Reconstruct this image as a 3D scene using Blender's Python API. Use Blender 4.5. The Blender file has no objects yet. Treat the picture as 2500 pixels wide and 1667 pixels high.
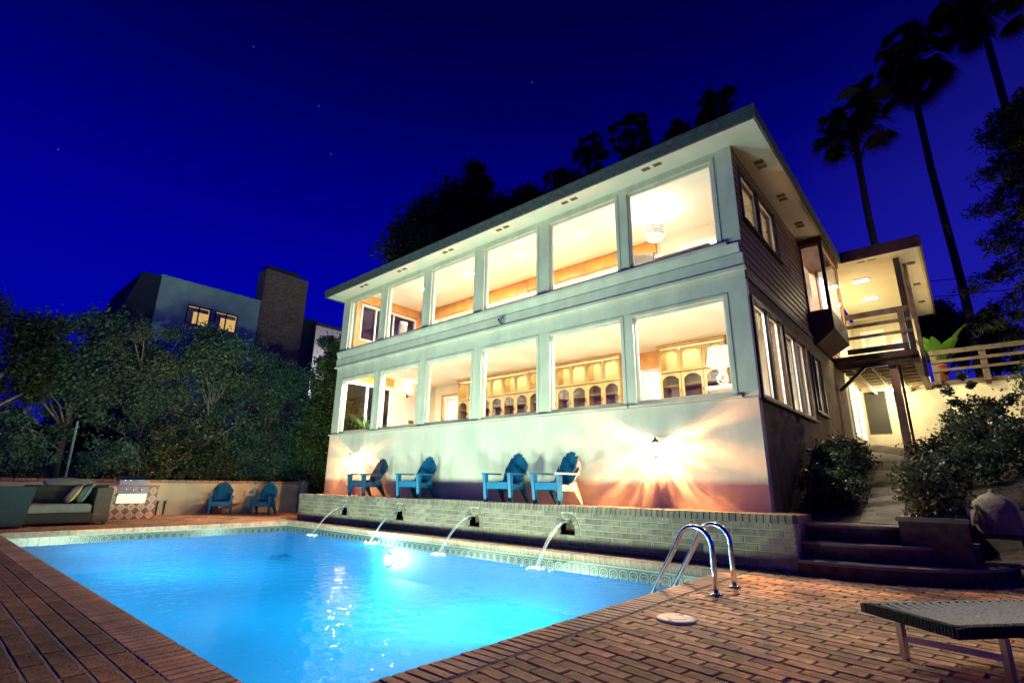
import bpy, bmesh, math, random
import numpy as np
from mathutils import Vector, Matrix, Euler, Quaternion
random.seed(7); RNG = np.random.default_rng(7)
SC = bpy.context.scene; COL = SC.collection
R = math.radians
# ------------------------------------------------------------------ camera
CAM = np.array([2.1253, -7.8897, 0.9375])
YAW, PITCH, ROLL = -0.7183, 0.2733, 0.014
_f = np.array([math.sin(YAW)*math.cos(PITCH), math.cos(YAW)*math.cos(PITCH), math.sin(PITCH)])
_r = np.array([math.cos(YAW), -math.sin(YAW), 0.0]); _u = np.cross(_r, _f)
_r2 = _r*math.cos(ROLL) + _u*math.sin(ROLL); _u2 = -_r*math.sin(ROLL) + _u*math.cos(ROLL)
cd = bpy.data.cameras.new('camera'); cam = bpy.data.objects.new('camera', cd); COL.objects.link(cam)
m = Matrix.Identity(4)
for i in range(3):
    m[i][0], m[i][1], m[i][2], m[i][3] = _r2[i], _u2[i], -_f[i], CAM[i]
cam.matrix_world = m
cd.sensor_fit = 'HORIZONTAL'; cd.sensor_width = 36; cd.lens = 1246.56/2500*36
cd.clip_start = 0.05; cd.clip_end = 3000
SC.camera = cam
# ------------------------------------------------------------------ world: clear night sky just after dusk
W = bpy.data.worlds.new('World'); SC.world = W; W.use_nodes = True
nt = W.node_tree; nt.nodes.clear()
wo = nt.nodes.new('ShaderNodeOutputWorld'); bg = nt.nodes.new('ShaderNodeBackground')
sky = nt.nodes.new('ShaderNodeTexSky'); sky.sky_type = 'NISHITA'; sky.sun_disc = False
sky.sun_elevation = R(-4); sky.sun_rotation = R(215)
tc = nt.nodes.new('ShaderNodeTexCoord'); sx = nt.nodes.new('ShaderNodeSeparateXYZ')
rp = nt.nodes.new('ShaderNodeValToRGB')
nt.links.new(tc.outputs['Generated'], sx.inputs[0]); nt.links.new(sx.outputs['Z'], rp.inputs['Fac'])
e = rp.color_ramp.elements
e[0].position = 0.0; e[0].color = (0.001, 0.002, 0.37, 1)
e[1].position = 1.0; e[1].color = (0.0, 0.0, 0.02, 1)
for p_, c_ in ((.22, (0.0, 0.001, 0.36, 1)), (.36, (0.0, 0.0, 0.32, 1)), (.5, (0.0, 0.0, 0.205, 1)), (.62, (0.0, 0.0, 0.105, 1)), (.74, (0.0, 0.0, 0.05, 1))):
    k = e.new(p_); k.color = c_
mx = nt.nodes.new('ShaderNodeMixRGB'); mx.blend_type = 'ADD'; mx.inputs[0].default_value = 0.008
nt.links.new(rp.outputs[0], mx.inputs[1]); nt.links.new(sky.outputs[0], mx.inputs[2])
# city glow low in the sky beyond the garden
gd = nt.nodes.new('ShaderNodeVectorMath'); gd.operation = 'DOT_PRODUCT'; gd.inputs[1].default_value = Vector((.22, .95, .12)).normalized()
nt.links.new(tc.outputs['Generated'], gd.inputs[0])
gm = nt.nodes.new('ShaderNodeMapRange'); gm.interpolation_type = 'SMOOTHSTEP'; gm.inputs[1].default_value = .80; gm.inputs[2].default_value = 1.0
nt.links.new(gd.outputs['Value'], gm.inputs[0])
ga = nt.nodes.new('ShaderNodeMixRGB'); ga.blend_type = 'ADD'; ga.inputs[2].default_value = (.010, .009, .0, 1)
nt.links.new(gm.outputs[0], ga.inputs[0]); nt.links.new(mx.outputs[0], ga.inputs[1])
# a handful of faint stars
prev = ga.outputs[0]
for (dx, dy, dz) in ((-0.7297, 0.2149, 0.6492), (-0.7239, 0.3254, 0.6084), (-0.7482, 0.3697, 0.5509), (-0.8939, 0.0453, 0.4459), (-0.4627, 0.5733, 0.6762)):
    vm = nt.nodes.new('ShaderNodeVectorMath'); vm.operation = 'DOT_PRODUCT'; vm.inputs[1].default_value = Vector((dx, dy, dz)).normalized()
    nt.links.new(tc.outputs['Generated'], vm.inputs[0])
    gt = nt.nodes.new('ShaderNodeMath'); gt.operation = 'GREATER_THAN'; gt.inputs[1].default_value = 1-6e-7
    nt.links.new(vm.outputs['Value'], gt.inputs[0])
    ad = nt.nodes.new('ShaderNodeMixRGB'); ad.blend_type = 'ADD'; ad.inputs[2].default_value = (.04, .07, .28, 1)
    nt.links.new(gt.outputs[0], ad.inputs[0]); nt.links.new(prev, ad.inputs[1]); prev = ad.outputs[0]
nt.links.new(prev, bg.inputs[0]); bg.inputs[1].default_value = 1.0
nt.links.new(bg.outputs[0], wo.inputs[0])
SC.view_settings.view_transform = 'Standard'; SC.view_settings.look = 'None'
SC.view_settings.exposure = 0.0; SC.view_settings.gamma = 1.0; SC.view_settings.use_curve_mapping = False
cy = SC.cycles
cy.use_denoising = True; cy.max_bounces = 7; cy.diffuse_bounces = 4; cy.glossy_bounces = 3; cy.transmission_bounces = 6
cy.transparent_max_bounces = 16; cy.sample_clamp_indirect = 30; cy.caustics_reflective = False; cy.caustics_refractive = False
cy.use_light_tree = True
# light levels, all in one place
POOL_W, POOL_FAR_W = 5000, 260
POOL_C = (0.80, 1.0, 0.66)
SCONCE_W = 400; SCONCE_C = (1.0, 0.40, 0.13)
ROOM_C = (1.0, 0.94, 0.82)
# ------------------------------------------------------------------ materials
MATS = {}
def mat(name, col, rough=.6, var=.12, scale=6.0, bump=0.0, bscale=60.0, metal=0.0, rnd=0.0, spec=.4, col2=None, alpha=None, subsurf=None, stretch=None, stain=None):
    m = bpy.data.materials.new(name); m.use_nodes = True; t = m.node_tree; b = t.nodes['Principled BSDF']
    b.inputs['Roughness'].default_value = rough; b.inputs['Metallic'].default_value = metal
    b.inputs['Specular IOR Level'].default_value = spec
    c = t.nodes.new('ShaderNodeTexCoord'); n = t.nodes.new('ShaderNodeTexNoise')
    n.inputs['Scale'].default_value = scale; n.inputs['Detail'].default_value = 6
    src = c.outputs['Object']
    if stretch:
        mp = t.nodes.new('ShaderNodeMapping'); mp.inputs['Scale'].default_value = stretch
        t.links.new(src, mp.inputs[0]); src = mp.outputs[0]
    t.links.new(src, n.inputs['Vector'])
    ra = t.nodes.new('ShaderNodeValToRGB'); e = ra.color_ramp.elements
    c2 = col2 or [x*(1-var*1.6) for x in col]
    e[0].position = .3; e[0].color = (*c2, 1); e[1].position = .7; e[1].color = (*[min(1, x*(1+var)) for x in col], 1)
    t.links.new(n.outputs['Fac'], ra.inputs[0]); out = ra.outputs[0]
    if rnd:
        oi = t.nodes.new('ShaderNodeObjectInfo'); ge = t.nodes.new('ShaderNodeNewGeometry')
        a = t.nodes.new('ShaderNodeMath'); a.operation = 'ADD'
        t.links.new(oi.outputs['Random'], a.inputs[0]); t.links.new(ge.outputs['Random Per Island'], a.inputs[1])
        fr = t.nodes.new('ShaderNodeMath'); fr.operation = 'FRACT'; t.links.new(a.outputs[0], fr.inputs[0])
        mr = t.nodes.new('ShaderNodeMapRange'); mr.inputs[3].default_value = 1-rnd; mr.inputs[4].default_value = 1+rnd
        t.links.new(fr.outputs[0], mr.inputs[0])
        hs = t.nodes.new('ShaderNodeHueSaturation'); t.links.new(mr.outputs[0], hs.inputs['Value']); t.links.new(out, hs.inputs['Color'])
        mr2 = t.nodes.new('ShaderNodeMapRange'); mr2.inputs[3].default_value = .5-rnd*.04; mr2.inputs[4].default_value = .5+rnd*.04
        m7 = t.nodes.new('ShaderNodeMath'); m7.operation = 'MULTIPLY'; m7.inputs[1].default_value = 7.31
        f2 = t.nodes.new('ShaderNodeMath'); f2.operation = 'FRACT'
        t.links.new(fr.outputs[0], m7.inputs[0]); t.links.new(m7.outputs[0], f2.inputs[0]); t.links.new(f2.outputs[0], mr2.inputs[0]); t.links.new(mr2.outputs[0], hs.inputs['Hue'])
        out = hs.outputs[0]
    if stain:      # weathering blotches or streaks: (amount, scale xyz)
        gp = t.nodes.new('ShaderNodeNewGeometry'); mp2 = t.nodes.new('ShaderNodeMapping'); mp2.inputs['Scale'].default_value = stain[1]
        n3 = t.nodes.new('ShaderNodeTexNoise'); n3.inputs['Scale'].default_value = 1.0; n3.inputs['Detail'].default_value = 7; n3.inputs['Roughness'].default_value = .62
        t.links.new(gp.outputs['Position'], mp2.inputs[0]); t.links.new(mp2.outputs[0], n3.inputs['Vector'])
        r3 = t.nodes.new('ShaderNodeMapRange'); r3.inputs[1].default_value = .36; r3.inputs[2].default_value = .60; r3.inputs[3].default_value = 1-stain[0]; r3.inputs[4].default_value = 1.0
        t.links.new(n3.outputs['Fac'], r3.inputs[0]); mm = t.nodes.new('ShaderNodeMixRGB'); mm.blend_type = 'MULTIPLY'; mm.inputs[0].default_value = 1
        t.links.new(out, mm.inputs[1]); t.links.new(r3.outputs[0], mm.inputs[2]); out = mm.outputs[0]
    t.links.new(out, b.inputs['Base Color'])
    if bump:
        n2 = t.nodes.new('ShaderNodeTexNoise'); n2.inputs['Scale'].default_value = bscale; n2.inputs['Detail'].default_value = 4
        t.links.new(c.outputs['Object'], n2.inputs['Vector'])
        bm = t.nodes.new('ShaderNodeBump'); bm.inputs['Strength'].default_value = bump; bm.inputs['Distance'].default_value = .02
        t.links.new(n2.outputs['Fac'], bm.inputs['Height']); t.links.new(bm.outputs[0], b.inputs['Normal'])
    MATS[name] = m
    return m
def emit(name, col, s):
    m = bpy.data.materials.new(name); m.use_nodes = True; t = m.node_tree; t.nodes.clear()
    o = t.nodes.new('ShaderNodeOutputMaterial'); e = t.nodes.new('ShaderNodeEmission')
    e.inputs[0].default_value = (*col, 1); e.inputs[1].default_value = s; t.links.new(e.outputs[0], o.inputs[0]); MATS[name] = m; return m
def clear(name, tint=(1, 1, 1), f0=.04, rough=0.0, ripple=None, fmax=1.0):
    """clear sheet: straight-through transmission plus a mirror reflection that grows towards grazing angles"""
    m = bpy.data.materials.new(name); m.use_nodes = True; t = m.node_tree; t.nodes.clear()
    o = t.nodes.new('ShaderNodeOutputMaterial'); mi = t.nodes.new('ShaderNodeMixShader')
    tr = t.nodes.new('ShaderNodeBsdfTransparent'); tr.inputs[0].default_value = (*tint, 1)
    gl = t.nodes.new('ShaderNodeBsdfGlossy'); gl.inputs['Roughness'].default_value = rough
    lw = t.nodes.new('ShaderNodeLayerWeight'); lw.inputs[0].default_value = .5
    pw = t.nodes.new('ShaderNodeMath'); pw.operation = 'POWER'; pw.inputs[1].default_value = 5
    mr = t.nodes.new('ShaderNodeMapRange'); mr.inputs[3].default_value = f0; mr.inputs[4].default_value = fmax
    t.links.new(lw.outputs['Facing'], pw.inputs[0]); t.links.new(pw.outputs[0], mr.inputs[0]); t.links.new(mr.outputs[0], mi.inputs[0])
    t.links.new(tr.outputs[0], mi.inputs[1]); t.links.new(gl.outputs[0], mi.inputs[2]); t.links.new(mi.outputs[0], o.inputs[0])
    if ripple:
        c = t.nodes.new('ShaderNodeTexCoord'); n = t.nodes.new('ShaderNodeTexNoise'); n.inputs['Scale'].default_value = ripple[0]; n.inputs['Detail'].default_value = 1.5
        n.inputs['Roughness'].default_value = .35
        bm = t.nodes.new('ShaderNodeBump'); bm.inputs['Strength'].default_value = ripple[1]; bm.inputs['Distance'].default_value = ripple[2]
        t.links.new(c.outputs['Object'], n.inputs['Vector']); t.links.new(n.outputs['Fac'], bm.inputs['Height'])
        t.links.new(bm.outputs[0], gl.inputs['Normal'])
    MATS[name] = m; return m
def pool_water(name):
    m = clear(name, (.86, .97, 1.0), .018, 0.0, (6.5, .5, .034), fmax=.30); t = m.node_tree
    mi = [n for n in t.nodes if n.type == 'MIX_SHADER'][0]; tr = [n for n in t.nodes if n.type == 'BSDF_TRANSPARENT'][0]
    tl = t.nodes.new('ShaderNodeBsdfTranslucent'); tl.inputs[0].default_value = (.0003, .092, .30, 1)
    m2 = t.nodes.new('ShaderNodeMixShader'); m2.inputs[0].default_value = .27
    t.links.new(tr.outputs[0], m2.inputs[1]); t.links.new(tl.outputs[0], m2.inputs[2]); t.links.new(m2.outputs[0], mi.inputs[1])
def motif(name, base, line, dark, size, kind='circle', rough=.25):
    """glazed patterned tile: rings and diamonds laid on the tile in its own coordinates (x along, z up)"""
    m = bpy.data.materials.new(name); m.use_nodes = True; t = m.node_tree; b = t.nodes['Principled BSDF']; b.inputs['Roughness'].default_value = rough
    c = t.nodes.new('ShaderNodeTexCoord'); s = t.nodes.new('ShaderNodeSeparateXYZ'); t.links.new(c.outputs['Object'], s.inputs[0])
    def ma(op, a, bb=None, cc=None):
        n = t.nodes.new('ShaderNodeMath'); n.operation = op
        for i, v in enumerate((a, bb, cc)):
            if v is None: continue
            if isinstance(v, (int, float)): n.inputs[i].default_value = v
            else: t.links.new(v, n.inputs[i])
        return n.outputs[0]
    u = ma('DIVIDE', s.outputs['X'], size); v = ma('DIVIDE', s.outputs['Z'], size)
    au = ma('ABSOLUTE', u); av = ma('ABSOLUTE', v)
    r = ma('SQRT', ma('ADD', ma('MULTIPLY', u, u), ma('MULTIPLY', v, v)))
    if kind == 'circle':
        ring = ma('LESS_THAN', ma('ABSOLUTE', ma('SUBTRACT', r, .27)), .035)
        dia = ma('LESS_THAN', ma('ABSOLUTE', ma('SUBTRACT', ma('ADD', au, av), .47)), .035)
        cross = ma('LESS_THAN', ma('MINIMUM', au, av), .02); cross = ma('MULTIPLY', cross, ma('LESS_THAN', r, .2))
        lines = ma('MAXIMUM', ring, ma('MAXIMUM', dia, cross)); darkm = ma('GREATER_THAN', ma('ADD', au, av), .52)
    else:  # scallop: lace along the top, a dark rosette hanging below
        arc = ma('LESS_THAN', ma('ABSOLUTE', ma('SUBTRACT', ma('SQRT', ma('ADD', ma('MULTIPLY', u, u), ma('POWER', ma('SUBTRACT', v, -.12), 2))), .40)), .035)
        r2 = ma('SQRT', ma('ADD', ma('MULTIPLY', u, u), ma('POWER', ma('SUBTRACT', v, -.14), 2)))
        ros = ma('LESS_THAN', ma('ABSOLUTE', ma('SUBTRACT', r2, .2)), .02)
        top = ma('GREATER_THAN', v, .42)
        lines = ma('MAXIMUM', arc, ma('MAXIMUM', top, ros)); darkm = ma('LESS_THAN', r2, .38)
    m1 = t.nodes.new('ShaderNodeMixRGB'); m1.inputs[1].default_value = (*base, 1); m1.inputs[2].default_value = (*dark, 1); t.links.new(darkm, m1.inputs[0])
    m2 = t.nodes.new('ShaderNodeMixRGB'); m2.inputs[2].default_value = (*line, 1); t.links.new(lines, m2.inputs[0]); t.links.new(m1.outputs[0], m2.inputs[1])
    t.links.new(m2.outputs[0], b.inputs['Base Color']); MATS[name] = m; return m
def leafmat(name, c1, c2, rough=.5, transl=.25):
    m = bpy.data.materials.new(name); m.use_nodes = True; t = m.node_tree; b = t.nodes['Principled BSDF']
    b.inputs['Roughness'].default_value = rough; b.inputs['Specular IOR Level'].default_value = .35
    ge = t.nodes.new('ShaderNodeNewGeometry'); ra = t.nodes.new('ShaderNodeValToRGB'); e = ra.color_ramp.elements
    e[0].color = (*c1, 1); e[1].color = (*c2, 1); t.links.new(ge.outputs['Random Per Island'], ra.inputs[0])
    t.links.new(ra.outputs[0], b.inputs['Base Color'])
    tl = t.nodes.new('ShaderNodeBsdfTranslucent'); t.links.new(ra.outputs[0], tl.inputs[0])
    mi = t.nodes.new('ShaderNodeMixShader'); mi.inputs[0].default_value = transl
    t.links.new(b.outputs[0], mi.inputs[1]); t.links.new(tl.outputs[0], mi.inputs[2]); t.links.new(mi.outputs[0], t.nodes['Material Output'].inputs[0])
    MATS[name] = m; return m
mat('stucco', (.68, .63, .55), .85, .08, 1.3, .4, 90, stain=(.13, (2.2, 2.2, .7)))
mat('facade_paint', (.67, .64, .53), .55, .06, 3, .08, 40, stain=(.14, (3.0, 3.0, .8)))
mat('soffit_paint', (0.74, 0.71, 0.6), .7, .05, 2)
mat('roof_edge', (.10, .115, .115), .85, .25, 14, .4, 60)
mat('brown_siding', (0.25, 0.145, 0.08), .55, .25, 5, .25, 30, rnd=.14, stretch=(1, .25, 6))
mat('brown_stucco', (0.2, 0.125, 0.07), .9, .2, 4, .5, 70)
mat('cream_stucco', (.62, .55, .38), .85, .08, 3, .3, 80)
mat('dark_wood', (.10, .060, .038), .6, .3, 7, .2, 40, stretch=(1, 1, .3))
mat('rail_wood', (0.34, 0.25, 0.17), .65, .25, 6, .2, 40, rnd=.1)
mat('rail_grey', (.12, .088, .066), .7, .25, 6, .2, 40)
mat('post_wood', (0.6, 0.34, 0.19), .5, .15, 6, .1, 40)
mat('window_white', (.72, .72, .68), .4, .04, 4)
mat('dark_frame', (.07, .052, .04), .5, .2, 8)
mat('ceiling_white', (0.84, 0.83, 0.79), .8, .02, 2)
mat('wall_cream', (0.74, 0.66, 0.52), .75, .05, 2)
mat('wall_white', (.80, .79, .76), .75, .02, 2)
mat('oak', (0.5, 0.35, 0.11), .4, .18, 5, .05, 40, stretch=(1, 1, .2))
mat('orange_wood', (.60, .30, .055), .4, .15, 4, .05, 30)
mat('cab_back', (.70, .60, .36), .6, .05, 4)
mat('cab_dark', (.16, .10, .05), .6, .15, 5)
mat('floor_wood', (.35, .22, .12), .4, .2, 4)
mat('mortar', (0.37, 0.36, 0.32), .9, .12, 30, .3, 120)
mat('deck_mortar', (0.34, 0.26, 0.185), .95, .3, 20, .4, 90)
mat('brick_wall', (0.25, 0.205, 0.165), .75, .2, 14, .35, 70, rnd=.22, stain=(.28, (1.5, 1.5, 2.5)))
mat('brick_deck', (0.62, 0.34, 0.19), .72, .34, 14, .45, 60, rnd=.34, stain=(.45, (1.6, 1.6, 1.6)))
mat('brick_left', (.27, .155, .085), .75, .3, 14, .45, 60, rnd=.22, stain=(.35, (1.2, 1.2, 1.2)))
mat('brick_coping', (0.46, 0.29, 0.205), .7, .22, 16, .35, 60, rnd=.16, stain=(.3, (2.0, 2.0, 2.0)))
mat('brick_dark', (0.1, 0.062, 0.045), .8, .3, 10, .3, 50, rnd=.2)
mat('pool_plaster', (0.0008, 0.1, 0.33), .6, .03, 2)
mat('concrete', (0.25, 0.21, 0.165), .9, .15, 5, .3, 50)
mat('path_stone', (.15, .12, .09), .9, .25, 5, .4, 40)
mat('soil', (.075, .055, .038), .95, .4, 6, .6, 25)
mat('grass_ground', (.05, .06, .03), .95, .4, 1.5, .4, 20)
mat('teal_plastic', (0.009, 0.13, 0.29), .38, .08, 6, rnd=.1)
mat('teal_plastic_dark', (.012, .06, .13), .35, .08, 6)
mat('tread_and_glare_white', (.72, .72, .70), .4, .04, 6)  # white of the ladder treads and of lantern glare painted on a chair
mat('steel', (.72, .73, .74), .16, .04, 10, metal=1)
mat('steel_brushed', (.62, .63, .65), .28, .06, 12, metal=1)
mat('black_metal', (.022, .022, .024), .45, .2, 8)
mat('brass', (.20, .13, .06), .4, .2, 8, metal=.7)
mat('lid_plastic', (.74, .68, .55), .5, .06, 10)
mat('wicker', (0.02, 0.018, 0.017), .6, .3, 90, .6, 120)
mat('wicker_teal', (0.018, 0.042, 0.048), .6, .3, 90, .6, 120)
mat('wicker_tan', (0.09, 0.068, 0.048), .6, .3, 90, .6, 120)
mat('cushion_grey', (0.2, 0.19, 0.17), .9, .1, 8, .15, 60)
mat('cushion_tan', (.50, .36, .19), .9, .1, 8, .15, 60)
mat('cushion_teal', (.16, .26, .22), .9, .1, 8, .15, 60)
mat('strap_pale', (0.34, 0.325, 0.29), .45, .15, 60, .2, 90)
mat('alu', (.55, .54, .52), .35, .08, 8, metal=.9)
mat('cover_tan', (.24, .19, .14), .85, .25, 5, .5, 14)
mat('terracotta', (.42, .14, .05), .7, .15, 8)
mat('bark', (.13, .10, .075), .9, .35, 7, .6, 25)
mat('bark_pale', (.26, .23, .18), .9, .3, 7, .5, 25)
mat('palm_bark', (.06, .05, .042), .9, .3, 9, .6, 20)
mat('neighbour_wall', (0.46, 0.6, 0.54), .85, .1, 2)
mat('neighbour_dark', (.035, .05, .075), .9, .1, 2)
mat('chimney_brick', (0.33, 0.2, 0.15), .85, .2, 8, .3, 30, rnd=.2)
mat('black_screen', (.045, .042, .035), .8, .2, 40)
mat('cloth_white', (.72, .69, .62), .9, .05, 10)
mat('red_cloth', (.62, .02, .025), .6, .1, 10)
mat('ceramic_white', (.80, .78, .74), .3, .03, 10)
mat('curtain', (.62, .56, .45), .9, .1, 9, stretch=(12, 12, .3))
mat('wire', (.012, .012, .014), .6)
mat('foam', (.85, .9, .92), .5, .02, 20)
clear('glass', (.97, .98, .97), .035)
clear('cab_glass', (.92, .90, .85), .05)
clear('dark_glass', (.35, .37, .36), .10)
pool_water('water')
jm = clear('jet_water', (.9, .96, 1.0), .10, .1, fmax=.6); jt = jm.node_tree
jmi = [n for n in jt.nodes if n.type == 'MIX_SHADER'][0]; jtr = [n for n in jt.nodes if n.type == 'BSDF_TRANSPARENT'][0]
jd = jt.nodes.new('ShaderNodeBsdfDiffuse'); jd.inputs[0].default_value = (.9, .95, 1, 1); jl = jt.nodes.new('ShaderNodeBsdfTranslucent'); jl.inputs[0].default_value = (.9, .95, 1, 1)
ja = jt.nodes.new('ShaderNodeAddShader'); jt.links.new(jd.outputs[0], ja.inputs[0]); jt.links.new(jl.outputs[0], ja.inputs[1])
j2 = jt.nodes.new('ShaderNodeMixShader'); j2.inputs[0].default_value = .12; jt.links.new(jtr.outputs[0], j2.inputs[1]); jt.links.new(ja.outputs[0], j2.inputs[2]); jt.links.new(j2.outputs[0], jmi.inputs[1])
motif('pool_tile', (.04, .07, .075), (.19, .25, .25), (.008, .020, .026), .15, 'scallop')
motif('bbq_tile', (.36, .21, .14), (.66, .56, .44), (.24, .12, .085), .2, 'circle')
motif('table_mosaic', (.36, .46, .24), (.75, .75, .55), (.42, .5, .34), .5, 'circle', .4)
emit('lamp_shade_lit', (1.0, .80, .48), 3.2); emit('bulb_white', (1.0, .90, .74), 40); emit('strip', (1.0, .9, .6), 55.0)
emit('lantern_bulb', (1.0, .82, .62), 320); emit('pool_lens', (.75, .96, 1.0), 30); emit('neighbour_lit', (1.0, .62, .2), .75); emit('far_lamp', (.9, .9, 1.0), 6)
emit('soft_glow', (1.0, .86, .62), 1.6); emit('window_far', (1, .92, .85), 1.2)
leafmat('leaf_tree', (0.035, 0.09, 0.07), (0.11, 0.2, 0.15)); leafmat('leaf_tree2', (0.045, 0.105, 0.07), (0.16, 0.24, 0.16))
leafmat('leaf_dark', (0.025, 0.045, 0.022), (0.055, 0.08, 0.038)); leafmat('leaf_cypress', (0.035, 0.07, 0.02), (0.13, 0.165, 0.045))
leafmat('leaf_shrub', (.026, .048, .020), (.11, .125, .07), .35); leafmat('leaf_banana', (.10, .26, .03), (.20, .40, .06), .35, .4)
leafmat('leaf_palm', (.022, .036, .018), (.045, .065, .028)); leafmat('leaf_dry', (.07, .048, .028), (.11, .08, .045))
leafmat('sheer', (.80, .74, .62), (.84, .78, .66), .9, .55); leafmat('leaf_conifer', (.010, .016, .010), (.020, .030, .016), .7, .1); leafmat('leaf_hedge', (.03, .09, .015), (.09, .19, .03), .4)
# ------------------------------------------------------------------ mesh helpers
class MB:
    def __init__(s): s.v = []; s.f = []; s.sm = False
    def add(s, vs, fs):
        o = len(s.v); s.v += [tuple(map(float, p)) for p in vs]; s.f += [tuple(i+o for i in f) for f in fs]; return s
    def box(s, x0, x1, y0, y1, z0, z1, M=None):
        vs = [(x0, y0, z0), (x1, y0, z0), (x1, y1, z0), (x0, y1, z0), (x0, y0, z1), (x1, y0, z1), (x1, y1, z1), (x0, y1, z1)]
        if M is not None: vs = [tuple(M @ Vector(p)) for p in vs]
        return s.add(vs, [(0, 3, 2, 1), (4, 5, 6, 7), (0, 1, 5, 4), (1, 2, 6, 5), (2, 3, 7, 6), (3, 0, 4, 7)])
    def bbox(s, x0, x1, y0, y1, z0, z1, b=.004, M=None):
        """box with chamfered top edges and corners (top ring inset)"""
        vs = [(x0, y0, z0), (x1, y0, z0), (x1, y1, z0), (x0, y1, z0), (x0, y0, z1-b), (x1, y0, z1-b), (x1, y1, z1-b), (x0, y1, z1-b), (x0+b, y0+b, z1), (x1-b, y0+b, z1), (x1-b, y1-b, z1), (x0+b, y1-b, z1)]
        if M is not None: vs = [tuple(M @ Vector(p)) for p in vs]
        return s.add(vs, [(0, 3, 2, 1), (0, 1, 5, 4), (1, 2, 6, 5), (2, 3, 7, 6), (3, 0, 4, 7), (4, 5, 9, 8), (5, 6, 10, 9), (6, 7, 11, 10), (7, 4, 8, 11), (8, 9, 10, 11)])
    def beam(s, a, b, w, h=None, up=(0, 0, 1), w2=None, h2=None):
        a = Vector(a); b = Vector(b); d = (b-a).normalized(); h = h or w; upv = Vector(up)
        if abs(d.dot(upv)) > .98: upv = Vector((0, 1, 0))
        sd = d.cross(upv).normalized(); u = sd.cross(d).normalized(); w2 = w2 or w; h2 = h2 or h
        vs = []
        for p, ww, hh in ((a, w, h), (b, w2, h2)):
            for i, j in ((-1, -1), (1, -1), (1, 1), (-1, 1)): vs.append(p+sd*(i*ww/2)+u*(j*hh/2))
        return s.add(vs, [(0, 1, 2, 3), (7, 6, 5, 4), (0, 4, 5, 1), (1, 5, 6, 2), (2, 6, 7, 3), (3, 7, 4, 0)])
    def tube(s, pts, rad, n=8, cap=True):
        pts = [Vector(p) for p in pts]; rs = rad if isinstance(rad, (list, tuple)) else [rad]*len(pts)
        o = len(s.v); ref = Vector((0.13, .21, .97))
        pn = None
        for i, p in enumerate(pts):
            d = (pts[min(i+1, len(pts)-1)]-pts[max(i-1, 0)]).normalized()
            if pn is None:
                pn = d.orthogonal().normalized()
            pn = (pn - d*pn.dot(d)).normalized(); q = d.cross(pn)
            for k in range(n):
                a = 2*math.pi*k/n; s.v.append(tuple(p+(pn*math.cos(a)+q*math.sin(a))*rs[i]))
        for i in range(len(pts)-1):
            for k in range(n):
                s.f.append((o+i*n+k, o+i*n+(k+1) % n, o+(i+1)*n+(k+1) % n, o+(i+1)*n+k))
        if cap:
            s.f.append(tuple(o+k for k in reversed(range(n)))); s.f.append(tuple(o+(len(pts)-1)*n+k for k in range(n)))
        return s
    def lathe(s, prof, n=20, c=(0, 0, 0), M=None, cap=True):
        o = len(s.v)
        for r, z in prof:
            for k in range(n):
                a = 2*math.pi*k/n; p = (c[0]+r*math.cos(a), c[1]+r*math.sin(a), c[2]+z)
                s.v.append(tuple(M @ Vector(p)) if M is not None else p)
        for i in range(len(prof)-1):
            for k in range(n): s.f.append((o+i*n+k, o+i*n+(k+1) % n, o+(i+1)*n+(k+1) % n, o+(i+1)*n+k))
        if cap: s.f.append(tuple(o+k for k in reversed(range(n)))); s.f.append(tuple(o+(len(prof)-1)*n+k for k in range(n)))
        return s
    def prism(s, poly, a, b, ax='y'):
        """extrude a polygon in the plane perpendicular to ax, from a to b"""
        def P(p, t): return {'y': (p[0], t, p[1]), 'x': (t, p[0], p[1]), 'z': (p[0], p[1], t)}[ax]
        n = len(poly); vs = [P(p, a) for p in poly]+[P(p, b) for p in poly]
        fs = [tuple(range(n)), tuple(reversed(range(n, 2*n)))]+[(i, n+i, n+(i+1) % n, (i+1) % n) for i in range(n)]
        return s.add(vs, fs)
    def mesh(s, name):
        me = bpy.data.meshes.new(name); me.from_pydata(s.v, [], s.f); me.update()
        bm = bmesh.new(); bm.from_mesh(me); bmesh.ops.recalc_face_normals(bm, faces=bm.faces); bm.to_mesh(me); bm.free()
        return me
    def build(s, name, material, parent=None, smooth=False, loc=None, rot=None):
        me = s.mesh(name); me.materials.append(MATS[material])
        if smooth: me.polygons.foreach_set('use_smooth', [True]*len(me.polygons))
        return link(name, me, parent, loc, rot)
def link(name, data, parent=None, loc=None, rot=None):
    o = bpy.data.objects.new(name, data); COL.objects.link(o)
    if parent is not None: o.parent = parent
    if loc is not None: o.location = loc
    if rot is not None: o.rotation_euler = rot
    return o
def tag(o, label=None, cat=None, group=None, kind=None):
    if label: o['label'] = label
    if cat: o['category'] = cat
    if group: o['group'] = group
    if kind: o['kind'] = kind
    return o
def thing(name, label, cat, loc=(0, 0, 0), rz=0, group=None):
    o = link(name, None, None, loc, (0, 0, rz)); o.empty_display_size = .1; return tag(o, label, cat, group)
def struct(o): o['kind'] = 'structure'; return o
def copy_tree(o, parent=None):
    c = o.copy(); COL.objects.link(c); c.parent = parent
    for ch in list(o.children):
        if ch.name != c.name: copy_tree(ch, c)
    return c
def lamp(name, kind, w, col, parent, loc, size=.05, rot=(0, 0, 0), sy=None, spot=None, blend=.5):
    l = bpy.data.lights.new(name, kind); l.energy = w; l.color = col
    if kind == 'AREA':
        l.size = size
        if sy: l.shape = 'RECTANGLE'; l.size_y = sy
    else: l.shadow_soft_size = size
    if kind == 'SPOT': l.spot_size = spot; l.spot_blend = blend
    return link(name, l, parent, loc, rot)
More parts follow.
